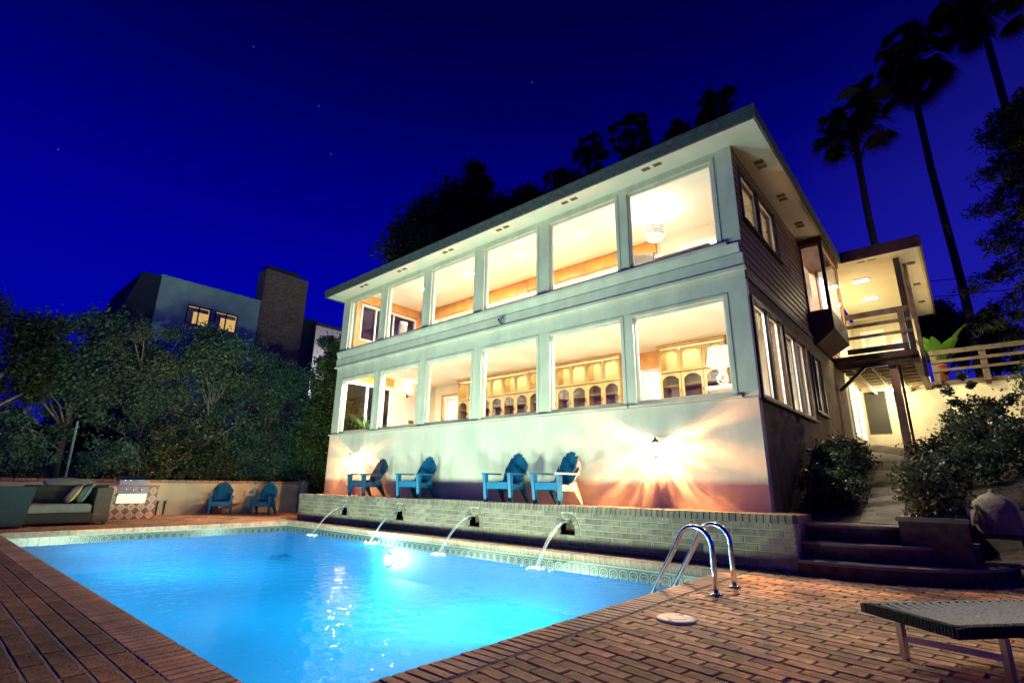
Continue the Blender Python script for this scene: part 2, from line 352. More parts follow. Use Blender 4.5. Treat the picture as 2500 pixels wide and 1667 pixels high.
def grid_wall(mb, ax, p0, p1, u0, u1, z0, z1, holes=()):
    """solid wall slab with rectangular openings; ax = axis of the thickness"""
    us = sorted({u0, u1, *[h[0] for h in holes], *[h[1] for h in holes]}); zs = sorted({z0, z1, *[h[2] for h in holes], *[h[3] for h in holes]})
    us = [u for u in us if u0 <= u <= u1]; zs = [z for z in zs if z0 <= z <= z1]
    for i in range(len(zs)-1):
        zc = (zs[i]+zs[i+1])/2; run = None
        for j in range(len(us)):
            solid = j < len(us)-1 and not any(h[0] < (us[j]+us[j+1])/2 < h[1] and h[2] < zc < h[3] for h in holes)
            if solid and run is None: run = us[j]
            if not solid and run is not None:
                if ax == 'y': mb.box(run, us[j], p0, p1, zs[i], zs[i+1])
                else: mb.box(p0, p1, run, us[j], zs[i], zs[i+1])
                run = None
    return mb
def proj(p):
    d = np.asarray(p)-CAM; w = d @ _f
    return (1250+1246.56*(d @ _r2)/w, 833.5-1246.56*(d @ _u2)/w) if w > .05 else (-9999, -9999)
def inview(p, mg=60):
    x, y = proj(p); return -mg < x < 2500+mg and -mg < y < 1667+mg
# ------------------------------------------------------------------ pieces laid in courses
UNIT = {}
def unit_mesh(material, b=.02):
    """chamfered block of size 1, shared by all alike pieces"""
    if material not in UNIT:
        bm = bmesh.new(); bmesh.ops.create_cube(bm, size=1)
        me = bpy.data.meshes.new('block_'+material); bm.to_mesh(me); bm.free(); me.materials.append(MATS[material]); UNIT[material] = me
    return UNIT[material]
BLK = {}
def block_mesh(sx, sy, sz, material, b):
    k = (round(sx, 3), round(sy, 3), round(sz, 3), material)
    if k not in BLK:
        bm = bmesh.new(); bmesh.ops.create_cube(bm, size=1)
        for v in bm.verts: v.co = Vector((v.co.x*sx, v.co.y*sy, v.co.z*sz))
        bmesh.ops.bevel(bm, geom=list(bm.edges), offset=b, segments=1, affect='EDGES')
        me = bpy.data.meshes.new('piece'); bm.to_mesh(me); bm.free(); me.materials.append(MATS[material]); BLK[k] = me
    return BLK[k]
def lay(pieces, parent, name, material, limit=300, b=.005, jit=.0015, stuff='brick_field', tilt=.006):
    """pieces: (centre, size, rot_z). The nearest ones in view become parts, the rest one joined part."""
    def key(p):
        d = np.linalg.norm(np.array(p[0])-CAM); return d if inview(p[0]) else d+1000
    ps = sorted(pieces, key=key); rest = MB()
    for i, (c, s, rz) in enumerate(ps):
        c = (c[0], c[1], c[2]+random.uniform(-jit, jit))
        e = Euler((random.uniform(-tilt, tilt), random.uniform(-tilt, tilt), rz+random.uniform(-tilt, tilt)))
        if i < limit and key(ps[i]) < 1000:
            o = link(name, block_mesh(*s, material, b), parent, c, e)
        else:
            M = Matrix.Translation(c) @ e.to_matrix().to_4x4(); hx, hy, hz = s[0]/2, s[1]/2, s[2]/2
            rest.bbox(-hx, hx, -hy, hy, -hz, hz, b, M)
    if rest.v: tag(rest.build(stuff, material, parent), kind='stuff')
# ------------------------------------------------------------------ ground, pool, deck
PX0, PX1, PY0, PY1 = -10.924, -0.269, -6.593, -1.372      # inner edge of the coping
CW = .245                                                 # coping width
HX0, HX1, HY0, HY1 = PX0-CW, PX1+CW, PY0-CW, PY1+CW
g = MB(); B_ = 900
for x0, x1, y0, y1 in ((-B_, HX0, -B_, B_), (HX1, B_, -B_, B_), (HX0, HX1, -B_, HY0), (HX0, HX1, HY1, B_)):
    g.add([(x0, y0, -.16), (x1, y0, -.16), (x1, y1, -.16), (x0, y1, -.16)], [(0, 1, 2, 3)])
struct(g.build('ground', 'grass_ground'))
# hillside on the left, rising behind the garden wall
g = MB(); nx, ny = 14, 20; vs = []; fs = []
for i in range(nx+1):
    for j in range(ny+1):
        x = -15.4-2.2*i; y = -26+3.0*j
        vs.append((x, y, -.15+.62*min(i, 5)*1.0*(1 if i else 0)+.25*math.sin(i*1.7+j*.9)*(1 if i else 0)))
for i in range(nx):
    for j in range(ny): a = i*(ny+1)+j; fs.append((a, a+1, a+ny+2, a+ny+1))
struct(g.add(vs, fs).build('hillside', 'soil'))
deck = MB()
for x0, x1, y0, y1 in ((-15.0, HX0, -11, 1.6), (HX1, 5.2, -11, 1.9), (HX0, HX1, -11, HY0), (HX0, HX1, HY1, -.5)):
    deck.box(x0, x1, y0, y1, -.15, -.009)
deck = struct(deck.build('pool_deck', 'deck_mortar'))
ps = []
# running bond on the right-hand side, rows a little off square with the pool
a = R(-8); ca, sa = math.cos(a), math.sin(a); PIT, CRS = .262, .100
for r_ in range(-70, 60):
    for k in range(-6, 30):
        u = k*PIT+(PIT/2 if r_ % 2 else 0)+random.uniform(-.006, .006); v = r_*CRS; L2 = PIT-.010; u0, u1 = u-L2/2, u+L2/2
        xs_ = -.3+u0*ca-v*sa
        if xs_ < HX1+.03: u0 += (HX1+.03-xs_)/ca
        if u1-u0 < .04: continue
        uc = (u0+u1)/2; x = -.3+uc*ca-v*sa; y = -4.4+uc*sa+v*ca
        if x > 4.8 or not (-9.2 < y < 1.8): continue
        if x < .62 and y > -1.0: continue
        if (x-.8)**2+(y-.55)**2 < 1.5**2 and y > -1.2: continue
        ps.append(((x, y, -.028), (round(u1-u0, 2), CRS-.008, .055), a))
for k in range(46):
    for r_ in range(16):
        x = HX1-.03-k*.268-.134-(.06 if r_ % 2 else 0); y = HY0-.058-r_*.115
        ps.append(((x, y, -.028), (.256, .103, .055), 0))
lay([p for p in ps if p[2] != 0], deck, 'brick', 'brick_deck', 210, .005, .003, tilt=.009)
lay([p for p in ps if p[2] == 0], deck, 'brick', 'brick_left', 90, .004, .0015, tilt=.004)
MB().box(HX0, HX1+.0, -9.2, HY0, -.0088, -.006).build('pale_joint_bed', 'mortar', deck)
# far-left deck: big surface, rows of pavers too flat to see apart from here
ps = []
for i in range(32):
    for j in range(42):
        x = HX0-.06-i*.118; y = -9.6+j*.262+(.13 if i % 2 else 0)
        if x < -14.95 or y > 1.4: continue
        if x > -11.4 and y > -1.0: continue
        ps.append(((x, y, -.028), (.106, .25, .055), 0))
m_ = MB()
for c, s, rz in ps: m_.bbox(c[0]-s[0]/2, c[0]+s[0]/2, c[1]-s[1]/2, c[1]+s[1]/2, c[2]-s[2]/2, c[2]+s[2]/2+random.uniform(-.001, .001), .004)
tag(m_.build('far_paving', 'brick_deck', deck), kind='stuff')
# pool shell
pool = MB(); T = .02; t2 = .2
pool.box(PX0-t2, PX1+t2, PY1+T, PY1+t2, -2.7, -.105); pool.box(PX0-t2, PX1+t2, PY0-t2, PY0-T, -2.7, -.105)
pool.box(PX0-t2, PX0-T, PY0-T, PY1+T, -2.7, -.105); pool.box(PX1+T, PX1+t2, PY0-T, PY1+T, -2.7, -.105)
pool = struct(pool.build('pool', 'pool_plaster'))
bs_ = MB(); nx, ny = 72, 44; vs = []; fs = []
for i in range(nx+1):
    for j in range(ny+1):
        x = PX0-T+(PX1-PX0+2*T)*i/nx; y = PY0-T+(PY1-PY0+2*T)*(1-(1-j/ny)**1.0)
        ds = [PY1+T-y, x-PX0+T, PX1+T-x]; d = -math.log(sum(math.exp(-q*3.0) for q in ds))/3.0; d = max(0.0, d)
        q = 1-min(1, d/2.4); rc = math.hypot(x-PX0, PY1-y); vs.append((x, y, -.80-1.7*math.sqrt(max(0, 1-q*q))**1.3))
for i in range(nx):
    for j in range(ny): a_ = i*(ny+1)+j; fs.append((a_, a_+ny+1, a_+ny+2, a_+1))
bs_.add(vs, fs).build('basin_floor', 'pool_plaster', pool, True)
tile_me = block_mesh(.147, .014, .15, 'pool_tile', .002)
n = int((PX1-PX0)/.15)
for i in range(n+1): link('tile', tile_me, pool, (PX0+.06+i*.15, PY1+.011, -.178))
for i in range(int((PY1-PY0)/.15)+1):
    link('tile', tile_me, pool, (PX0-.011, PY1-.07-i*.15, -.178), (0, 0, R(90)))
    link('tile', tile_me, pool, (PX1+.011, PY1-.07-i*.15, -.178), (0, 0, R(-90)))
# raised line between tile and coping
cp = MB()
for x0, x1, y0, y1 in ((PX0-.02, PX1+.02, PY1-.004, PY1+.2), (PX0-.2, PX0+.004, PY0, PY1-.004), (PX1-.004, PX1+.2, PY0, PY1-.004), (PX0-.02, PX1+.02, PY0-.2, PY0)):
    cp.box(x0, x1, y0, y1, -.104, -.092)
cp.build('mortar_bed', 'mortar', pool)
g = MB()   # mortar between coping bricks, a little lower than the bricks
for x0, x1, y0, y1 in ((HX0, HX1, PY1+.006, HY1), (HX0, PX0-.006, HY0, PY1+.006), (PX1+.006, HX1, HY0, PY1+.006), (PX0-.006, PX1+.006, HY0, PY0-.006)):
    g.box(x0, x1, y0, y1, -.15, -.006)
cop = struct(g.build('pool_coping', 'mortar'))
ps = []; cpt = .0795
for i in range(int((PX1-PX0)/cpt)):
    ps.append(((PX0+cpt*(i+.5), (PY1+HY1)/2, -.046), (cpt-.011, CW-.006, .092), 0))
for i in range(int((HY1-HY0)/cpt)):
    y = HY1-cpt*(i+.5)
    ps.append((((PX0+HX0)/2, y, -.046), (CW-.006, cpt-.011, .092), 0)); ps.append((((PX1+HX1)/2, y, -.046), (CW-.006, cpt-.011, .092), 0))
for i in range(int((PX1-PX0)/cpt)):
    ps.append(((PX1-cpt*(i+.5), (PY0+HY0)/2, -.046), (cpt-.011, CW-.006, .092), 0))
lay(ps, cop, 'brick', 'brick_coping', 300, .006, .002)
w = MB().add([(PX0-T, PY0-T, -.205), (PX1+T, PY0-T, -.205), (PX1+T, PY1+T, -.205), (PX0-T, PY1+T, -.205)], [(0, 1, 2, 3)])
struct(w.build('water', 'water'))
def pool_light(label, x, y, z, ang, watts, kind='SPOT', yaw=0, grp='underwater pool lights'):
    """ang: heading of the lens (0 = facing the house)"""
    t = thing('pool_light', label, 'pool light', (x, y, z), R(ang), grp)
    Mx = Matrix.Rotation(R(90), 4, 'X')
    MB().lathe([(.13, 0), (.13, -.02), (.10, -.03), (.10, -.012), (.09, 0)], 20, M=Mx).build('trim_ring', 'steel', t)
    MB().lathe([(.098, -.004), (.09, -.02), (.05, -.034), (.01, -.038)], 20, M=Mx).build('lens', 'pool_lens', t, True)
    if kind == 'SPOT': lamp('bulb', 'SPOT', watts, POOL_C, t, (0, .42, 0), .34, (R(90+12), 0, R(yaw)), spot=R(172), blend=1.0)
    else: lamp('bulb', 'POINT', watts, POOL_C, t, (0, .22, 0), .1)
    return t
pool_light('unseen underwater light on the pool wall opposite the house, middle one', -5.6, PY0-.018, -1.6, 0, POOL_W*.5, yaw=14)  # unseen lamp, placed by the shadows on terrace and facade
pool_light('added underwater light on the pool wall opposite the house, nearest the barbecue end', -8.9, PY0-.018, -1.6, 0, POOL_W*.26, yaw=0)  # added unseen to even out the glow of the water
pool_light('added underwater light on the pool wall opposite the house, nearest the ladder end', -2.5, PY0-.018, -1.6, 0, POOL_W*.22, yaw=20)  # likewise an added unseen lamp for an even pool glow
pool_light('added underwater light on the end wall below the ladder', PX1+.018, -4.3, -.85, 90, POOL_W*.6)  # added unseen lamp, also lights the left trees and chairs
pool_light('underwater light glowing white below the brick water spouts', -6.7, PY1+.018, -.50, 180, POOL_FAR_W, 'POINT')
# ------------------------------------------------------------------ raised terrace with brick front and water spouts
TX0, TX1, TY, TZ = -11.35, .47, -.915, .637
SP = (-9.17, -7.05, -4.84, -2.78)
ter = thing('terrace', 'raised brick terrace wall with four arched water spouts beside the pool', 'terrace')
core = MB(); grid_wall(core, 'y', TY+.008, -.70, TX0, TX1, -.1, TZ-.1, [(x-.15, x+.15, .2, .36) for x in SP]+[(x-.11, x+.11, .36, .42) for x in SP])
core.build('mortar_wall', 'mortar', ter)
fl = MB(); fl.box(TX0, TX1, -.70, -.02, .2, TZ-.012); fl.box(TX1-.12, TX1-.008, -.70, 1.4, -.1, TZ-.1); fl.box(TX0+.008, TX0+.12, -.70, .0, -.1, TZ-.1)
fl.build('floor_slab', 'brick_coping', ter)
ps = []; CH, BL = .083, .312
for c in range(-1, 7):
    z = TZ-.1-CH*(c+.5)
    if c < 0: continue
    k = 0; x = TX0+(BL/2 if c % 2 else 0)-BL
    while x < TX1:
        a0, a1 = max(x, TX0), min(x+BL, TX1)
        segs = [(a0, a1)]
        for s in SP:
            hw = .245 if z < .36 else (.245-(z-.36)*1.0 if z < .53 else 0)
            if z < .17: hw = 0
            ns = []
            for q0, q1 in segs:
                if q1 <= s-hw or q0 >= s+hw or hw <= 0: ns.append((q0, q1))
                else:
                    if q0 < s-hw-.03: ns.append((q0, s-hw))
                    if q1 > s+hw+.03: ns.append((s+hw, q1))
            segs = ns
        for q0, q1 in segs:
            if q1-q0 > .03: ps.append((((q0+q1)/2, TY+.045, z), (q1-q0-.011, .09, CH-.011), 0))
        x += BL
    for q in range(6):
        y = TY+.1+.03+q*BL*.5
        if y > 1.2: break
        ps.append(((TX1-.045, y+(.07 if c % 2 else 0)+.1, z), (.09, .15, CH-.011), 0))
i = 0; x = TX0
while x < TX1-.04:
    ps.append(((x+.04, TY+.1-.012, TZ-.05), (.071, .205, .1), 0)); x += .0815
ps2 = [p for p in ps]
lay(ps2, ter, 'brick', 'brick_wall', 300, .004, .0006, tilt=.003)
for si, s in enumerate(SP):
    v = MB()
    for k in range(9):
        t0, t1 = math.pi*(k+.06)/9, math.pi*(k+.94)/9
        c = [(s+.15*math.cos(t0)*1.0, .30+.14*math.sin(t0)), (s+.235*math.cos(t0), .30+.215*math.sin(t0)), (s+.235*math.cos(t1), .30+.215*math.sin(t1)), (s+.15*math.cos(t1), .30+.14*math.sin(t1))]
        v.prism(c, TY-.006, TY+.08, 'y')
    v.box(s-.235, s-.155, TY-.004, TY+.08, .205, .295); v.box(s+.155, s+.235, TY-.004, TY+.08, .205, .295)
    v.box(s-.235, s-.003, TY-.004, TY+.06, .125, .19); v.box(s+.003, s+.235, TY-.004, TY+.06, .125, .19)
    ar = v.build('spout_arch', 'brick_wall', ter)
    nb = MB(); nb.box(s-.16, s+.16, -.72, -.71, .18, .46); nb.box(s-.16, s+.16, TY+.05, -.71, .185, .2); nb.box(s-.165, s-.15, TY+.05, -.71, .2, .46); nb.box(s+.15, s+.165, TY+.05, -.71, .2, .46)
    nb.build('niche', ('concrete', 'concrete', 'brick_dark', 'brick_dark')[si], ter)
    MB().tube([(s, -.72, .40), (s, TY+.06, .40)], .022, 10).build('spout_pipe', 'brass', ter)
# falling water
def jet(label, s, reach, w0):
    t = thing('water_jet', label, 'water jet', (s, TY, .40), group='water jets falling into the pool')
    b = MB(); n = 16
    for strand in range(3):
        ox = (strand-1)*.010; pts = []; rs = []
        for i in range(n+1):
            q = i/n; drop = .605*q*q; pts.append((ox*(1+2.0*q)+.006*math.sin(q*9+strand*2), .04-reach*q, -drop)); rs.append(w0*(1.0-.35*q)*(1+.16*math.sin(q*23+strand)))
        b.tube(pts, rs, 8)
    b.build('stream', 'jet_water', t, True)
    f = MB()
    for k in range(26):
        a_ = random.uniform(0, 6.28); r_ = abs(random.gauss(0, .09)); h = random.uniform(.004, .03)*(1.2-r_*3 if r_ < .3 else .3)
        f.lathe([(.02, -.004), (.017, h*.5), (.006, h)], 6, (r_*math.cos(a_)*1.6, .04-reach+r_*math.sin(a_), -.604))
    f.build('splash', 'foam', t, True)
jet('water jet from the spout farthest left, nearest the low wall', SP[0], .78, .006)
jet('water jet from the second spout from the left', SP[1], .70, .007)
jet('water jet falling in the bright splash below the third spout from the left', SP[2], .84, .008)
jet('widest water jet, pouring from the spout nearest the ladder', SP[3], .80, .012)
MB().box(-.76, -.64, TY-.008, TY+.01, .12, .24).build('outlet_plate', 'neighbour_dark', ter)
# ------------------------------------------------------------------ the house
H = thing('house', 'two-storey hillside house with lit picture windows above the pool terrace', 'house')
WX = ((-11.335, -9.735), (-9.438, -7.85), (-7.543, -5.978), (-5.648, -4.095), (-3.765, -2.17), (-1.93, -.335))
LZ, UZ = (2.30, 3.825), (4.76, 6.285)
HL = -11.73
MB().box(HL, 0, -.018, .15, -.1, 2.215).build('stucco_wall', 'stucco', H)
fw = MB(); grid_wall(fw, 'y', 0, .15, HL, 0, 2.215, 6.62, [(a, b, *LZ) for a, b in WX]+[(a, b, *UZ) for a, b in WX])
fw.build('front_wall', 'facade_paint', H)
def casing(mb, ax, pos, u0, u1, z0, z1, w, d0, d1):
    for q in ((u0-w, u0, z0-w, z1+w), (u1, u1+w, z0-w, z1+w), (u0, u1, z1, z1+w), (u0, u1, z0-w, z0)):
        if ax == 'y': mb.box(q[0], q[1], pos-d0, pos+d1, q[2], q[3])
        else: mb.box(pos-d1, pos+d0, q[0], q[1], q[2], q[3])
    return mb
for zz in (LZ, UZ):
    for a, b in WX:
        f = MB(); casing(f, 'y', 0, a, b, zz[0], zz[1], .055, .022, -.0)
        casing(f, 'y', 0, a+.03, b-.03, zz[0]+.03, zz[1]-.03, .03, -.03, .10)
        wd = f.build('window', 'facade_paint', H)
        i2 = MB(); casing(i2, 'y', .06, a+.045, b-.045, zz[0]+.045, zz[1]-.045, .0145, .012, .012); i2.build('sash', 'window_white', wd)
        MB().box(a+.031, b-.031, .056, .062, zz[0]+.031, zz[1]-.031).build('pane', 'glass', wd)
def trim(name, *b, m='facade_paint'): return MB().box(*b).build(name, m, H)
# sills and the double band between the storeys
for i, (x0, x1) in enumerate(((HL+.02, -5.72), (-5.71, -2.06), (-2.05, -.19))):
    trim('upper_sill', x0, x1, -.10, -.023, 4.662, 4.704)
    trim('lower_sill', x0, x1-.02, -.085, -.023, 2.222, 2.256)
MB().prism([(-.003, 4.66), (-.085, 4.655), (-.035, 4.50), (-.003, 4.50)], HL+.01, -.02, 'x').build('apron_board', 'facade_paint', H)
for x0, x1 in ((HL-.01, -8.0), (-7.996, -4.2), (-4.196, .02)): trim('band_board', x0, x1, -.055, -.001, 4.262, 4.485)
for x0, x1 in ((HL-.03, -6.3), (-6.297, .045)): trim('band_lip', x0, x1, -.095, -.001, 4.205, 4.258)
trim('corner_board', -.17, .012, -.018, -.002, 2.26, 4.2); trim('corner_board', -.17, .012, -.016, -.002, 4.705, 6.438)
fl_ = MB().box(-5.03, -4.95, -.14, -.056, 4.30, 4.41).box(-5.015, -4.965, -.20, -.14, 4.33, 4.39)
fl_.build('flood_lamp', 'steel_brushed', H)
# ----- right-hand side wall
SW = .008
lw = MB(); LH = [(.22, 1.78, 2.28, 3.79), (2.02, 3.60, 2.275, 3.74), (4.04, 4.97, 2.49, 3.68)]
grid_wall(lw, 'x', -.15, 0, .152, 8.15, -.1, 4.2, LH); lw.build('side_wall_lower', 'brown_stucco', H)
UH = [(.34, 2.46, 5.25, 6.19)]
uw = MB(); grid_wall(uw, 'x', -.15, -.02, .152, 8.15, 4.2, 6.62, UH+[(4.62, 6.34, 4.72, 6.36)]); uw.build('side_wall_upper', 'brown_stucco', H)
z = 4.205; bh = .137
while z < 6.43:
    z1 = min(z+bh-.004, 6.437)
    cut = sorted([(h[0]-.06, h[1]+.06) for h in UH if z1 > h[2]-.06 and z < h[3]+.06]+([(4.54, 6.44)] if z1 > 4.25 else []))
    y = .02
    for c0, c1 in cut+[(8.15, 8.15)]:
        if c0-y > .04:
            pr = MB().prism([(-.019, z), (.016, z), (.004, z1), (-.019, z1)], y, c0, 'y') if False else None
            b_ = MB(); b_.add([(-.019, y, z), (.018, y, z), (.003, y, z1), (-.019, y, z1), (-.019, c0, z), (.018, c0, z), (.003, c0, z1), (-.019, c0, z1)], [(0, 1, 2, 3), (7, 6, 5, 4), (0, 4, 5, 1), (1, 5, 6, 2), (2, 6, 7, 3), (3, 7, 4, 0)])
            b_.build('siding_board', 'brown_siding', H)
        y = c1
    z += bh
trim('skirt_board', .001, .03, .02, 8.15, 4.09, 4.19, m='dark_wood')
def side_win(hole, nm, mull, curtain=None):
    f = MB(); casing(f, 'x', 0, hole[0], hole[1], hole[2], hole[3], .055, .03, 0)
    for q in mull: f.box(-.09, .02, q-.03, q+.03, hole[2], hole[3])
    wd = f.build('window', 'dark_frame', H)
    i2 = MB(); ed = [hole[0]]+list(mull)+[hole[1]]
    for j in range(len(ed)-1): casing(i2, 'x', -.05, ed[j]+.055, ed[j+1]-.055, hole[2]+.03, hole[3]-.03, .024, .015, .015)
    i2.build('sash', 'window_white', wd)
    for j in range(len(ed)-1): MB().box(-.055, -.049, ed[j]+.05, ed[j+1]-.05, hole[2]+.02, hole[3]-.02).build('pane', 'glass', wd)
    MB().box(.0305, .07, hole[0]-.1, hole[1]+.1, hole[2]-.09, hole[2]-.058).build('sill', 'dark_wood', wd)
    return wd
side_win(LH[0], 'a', (1.03,)); side_win(LH[1], 'b', (2.9,)); side_win(LH[2], 'c', (4.42,))
side_win(UH[0], 'u', (1.36,))
# curtains behind the upper side window
cu = MB()
for k in range(16):
    y0 = .38+k*.055; cu.box(-.30-.02*(k % 2), -.285-.02*(k % 2), y0, y0+.06, 4.95, 6.35)
cu.build('curtain', 'sheer', H)
# bay window
BX = .46
by = MB(); by.box(-.14, BX, 4.56, 6.42, 4.28, 4.70); by.add([(0, 4.56, 4.28), (BX, 4.56, 4.28), (BX, 6.42, 4.28), (0, 6.42, 4.28), (0, 4.75, 4.02), (.06, 4.75, 4.02), (.06, 6.3, 4.02), (0, 6.3, 4.02)], [(0, 1, 5, 4), (1, 2, 6, 5), (2, 3, 7, 6), (4, 5, 6, 7)])
by.box(-.14, BX+.03, 4.53, 6.45, 6.30, 6.435)
for p in ((.0, .04, 4.56, 4.62), (BX-.07, BX, 4.56, 4.63), (BX-.07, BX, 6.35, 6.42), (0, .04, 6.36, 6.42)): by.box(*p, 4.70, 6.30)
bay = by.build('bay_window', 'dark_wood', H)
f = MB()
for q in ((.04, BX-.07, 4.575, 4.60),): casing(f, 'y', 4.59, .045, BX-.075, 4.745, 6.255, .04, .0, .02)
casing(f, 'x', BX-.02, 4.66, 6.32, 4.745, 6.255, .04, .012, .01); f.build('sash', 'orange_wood', bay)
MB().box(.045, BX-.075, 4.596, 4.60, 4.745, 6.255).build('pane', 'glass', bay); MB().box(BX-.03, BX-.026, 4.66, 6.32, 4.745, 6.255).build('pane', 'glass', bay)
MB().box(.041, BX-.075, 6.375, 6.395, 4.705, 6.295).build('bay_end_panel', 'wall_white', H)
MB().box(-.27, -.10, 8.31, 12.3, 4.2, 6.44).build('porch_inner_wall', 'cream_stucco', H)
# ----- left, back walls and floors
lf = MB(); grid_wall(lf, 'x', HL, -11.45, .152, 8.15, -.1, 4.3, [(.16, 1.78, 2.06, 3.82)]); grid_wall(lf, 'x', HL, -11.28, .152, 8.15, 4.3, 6.62, [(.34, 2.42, 5.15, 6.26)])
lf.build('left_wall', 'stucco', H)
MB().box(HL, -.0, 8.15, 8.3, -.1, 6.62).build('back_wall', 'stucco', H)
MB().box(-11.45, -.15, .152, 8.15, 1.93, 2.05).build('lower_floor', 'floor_wood', H)
MB().box(-11.45, -.152, .152, 8.15, 4.16, 4.20).build('lower_ceiling', 'ceiling_white', H)
MB().box(-11.45, -.152, .152, 8.15, 4.45, 4.53).build('upper_floor', 'floor_wood', H)
MB().box(-11.28, -.02, .152, 8.15, 6.60, 6.618).build('upper_ceiling', 'ceiling_white', H)
# lower rooms
DB = [(-11.02, -10.08, 2.05, 3.80), (-3.66, -3.06, 2.05, 3.74)]
b_ = MB(); grid_wall(b_, 'y', 3.62, 3.72, -11.45, -.152, 2.05, 4.16, DB); b_.build('inner_wall', 'wall_cream', H)
MB().box(-4.02, -3.67, 3.60, 3.618, 2.05, 4.158).box(-3.668, -3.04, 3.60, 3.618, 3.76, 4.158).build('wood_panel', 'orange_wood', H)
MB().box(-11.448, -11.44, .155, 1.86, 3.90, 4.158).build('wood_panel', 'orange_wood', H)
for d in DB:
    f = MB()
    for q in ((d[0]-.05, d[0], 2.05, d[3]+.05), (d[1], d[1]+.05, 2.05, d[3]+.05), (d[0], d[1], d[3], d[3]+.05)): f.box(q[0], q[1], 3.59, 3.62, q[2], q[3])
    f.build('door_frame', 'orange_wood', H)
def french_door(x, y, ang, w, h, z0):
    t = link('door', None, None)
    b = MB(); b.box(0, .09, -.02, .02, 0, h); b.box(w-.09, w, -.02, .02, 0, h); b.box(.09, w-.09, -.02, .02, 0, .18); b.box(.09, w-.09, -.02, .02, h-.1, h)
    b.box(w/2-.012, w/2+.012, -.012, .012, .18, h-.1)
    for k in range(1, 4): b.box(.09, w-.09, -.012, .012, .18+(h-.28)*k/4-.012, .18+(h-.28)*k/4+.012)
    bpy.data.objects.remove(t)
    d = b.build('door', 'window_white', H, loc=(x, y, z0), rot=(0, 0, ang))
    MB().box(.09, w-.09, -.003, .003, .18, h-.1).build('pane', 'glass', d)
    return d
french_door(-11.0, 3.76, R(35), .86, 1.72, 2.055); french_door(-3.63, 3.76, R(62), .56, 1.66, 2.055)
# closet panel doors on the left wall
for k in range(2): MB().box(-11.45, -11.425, 3.02+k*.3, 3.31+k*.3, 2.06, 3.80).build('closet_door', 'wall_cream', H)
# sliding door and its view
f = MB(); casing(f, 'x', -11.44, .20, 1.74, 2.09, 3.79, .04, .02, .05); f.box(-11.5, -11.42, .88, .94, 2.09, 3.79)
sd = f.build('sliding_door', 'window_white', H); MB().box(-11.475, -11.47, .2, 1.74, 2.09, 3.79).build('pane', 'dark_glass', sd)
# upper rooms
UB = [(-10.6, -2.45, 4.53, 6.245), (-2.1, -.75, 4.53, 6.26)]
b_ = MB(); grid_wall(b_, 'y', 2.72, 2.80, -11.28, -.15, 4.53, 6.60, UB); b_.build('inner_wall', 'wall_cream', H)
for x0, x1, z0 in ((-11.27, -9.1, 6.26), (-9.09, -6.52, 6.24), (-6.5, -4.6, 6.27), (-4.59, -2.6, 6.27)):
    MB().box(x0, x1, 2.62, 2.715, z0, 6.596).build('valance', 'orange_wood', H)
MB().box(-11.278, -11.20, .155, 2.5, 6.33, 6.598).build('valance', 'orange_wood', H)
MB().box(-11.279, -11.262, .155, .33, 4.53, 6.33).box(-11.279, -11.262, 2.44, 2.71, 4.53, 6.33).box(-11.279, -11.262, .33, 2.44, 4.53, 5.13).build('wood_panel', 'orange_wood', H)
f = MB(); casing(f, 'x', -11.27, .37, 2.39, 5.18, 6.23, .045, .03, .06); f.box(-11.36, -11.26, .84, .89, 5.18, 6.23); f.box(-11.36, -11.26, 1.52, 1.56, 5.18, 6.23)
uwl = f.build('window', 'window_white', H); MB().box(-11.33, -11.325, .37, 2.39, 5.18, 6.23).build('pane', 'dark_glass', uwl)
f = MB()
for q in ((-2.14, -2.08, 4.53, 6.30), (-.77, -.71, 4.53, 6.30), (-2.08, -.77, 6.25, 6.30)): f.box(q[0], q[1], 2.69, 2.72, q[2], q[3])
f.build('pass_through_frame', 'window_white', H)
MB().box(-11.28, -.15, 4.6, 4.7, 4.53, 6.60).build('hall_wall', 'wall_white', H)
MB().box(-11.4, -.15, 5.6, 5.7, 2.05, 4.16).build('hall_wall', 'wall_white', H)
MB().box(-2.6, -2.5, 4.72, 8.1, 4.53, 6.59).build('hall_wall', 'wall_white', H)
# ceiling grille
MB().box(-9.6, -9.3, 1.75, 1.85, 6.592, 6.60).build('air_grille', 'steel_brushed', H)
MB().box(-11.449, -11.44, 2.55, 2.75, 2.82, 2.92).build('wall_vent', 'brass', H)
# ----- roof: soffit, fascia, low hip
rf = MB()
rf.add([(-12.04, -.515, 6.62), (.56, -.515, 6.62), (.56, 8.8, 6.62), (-12.04, 8.8, 6.62), (-7, 4.1, 7.0), (-4, 4.1, 7.0)], [(0, 1, 5, 4), (1, 2, 5), (2, 3, 4, 5), (3, 0, 4)])
roof = rf.build('roof', 'roof_edge', H)
sf = MB(); sf.box(-12.0, .52, -.475, -.001, 6.44, 6.455); sf.box(.001, .52, -.001, 6.44, 6.44, 6.455); sf.box(-12.0, HL-.001, -.001, 8.6, 6.44, 6.455)
sf.build('soffit', 'soffit_paint', roof)
fa = MB(); fa.box(-12.04, .56, -.515, -.476, 6.415, 6.645); fa.box(.521, .56, -.475, 6.46, 6.415, 6.645); fa.box(-12.04, -12.001, -.475, 8.8, 6.415, 6.645)
fa.build('fascia', 'roof_edge', roof)
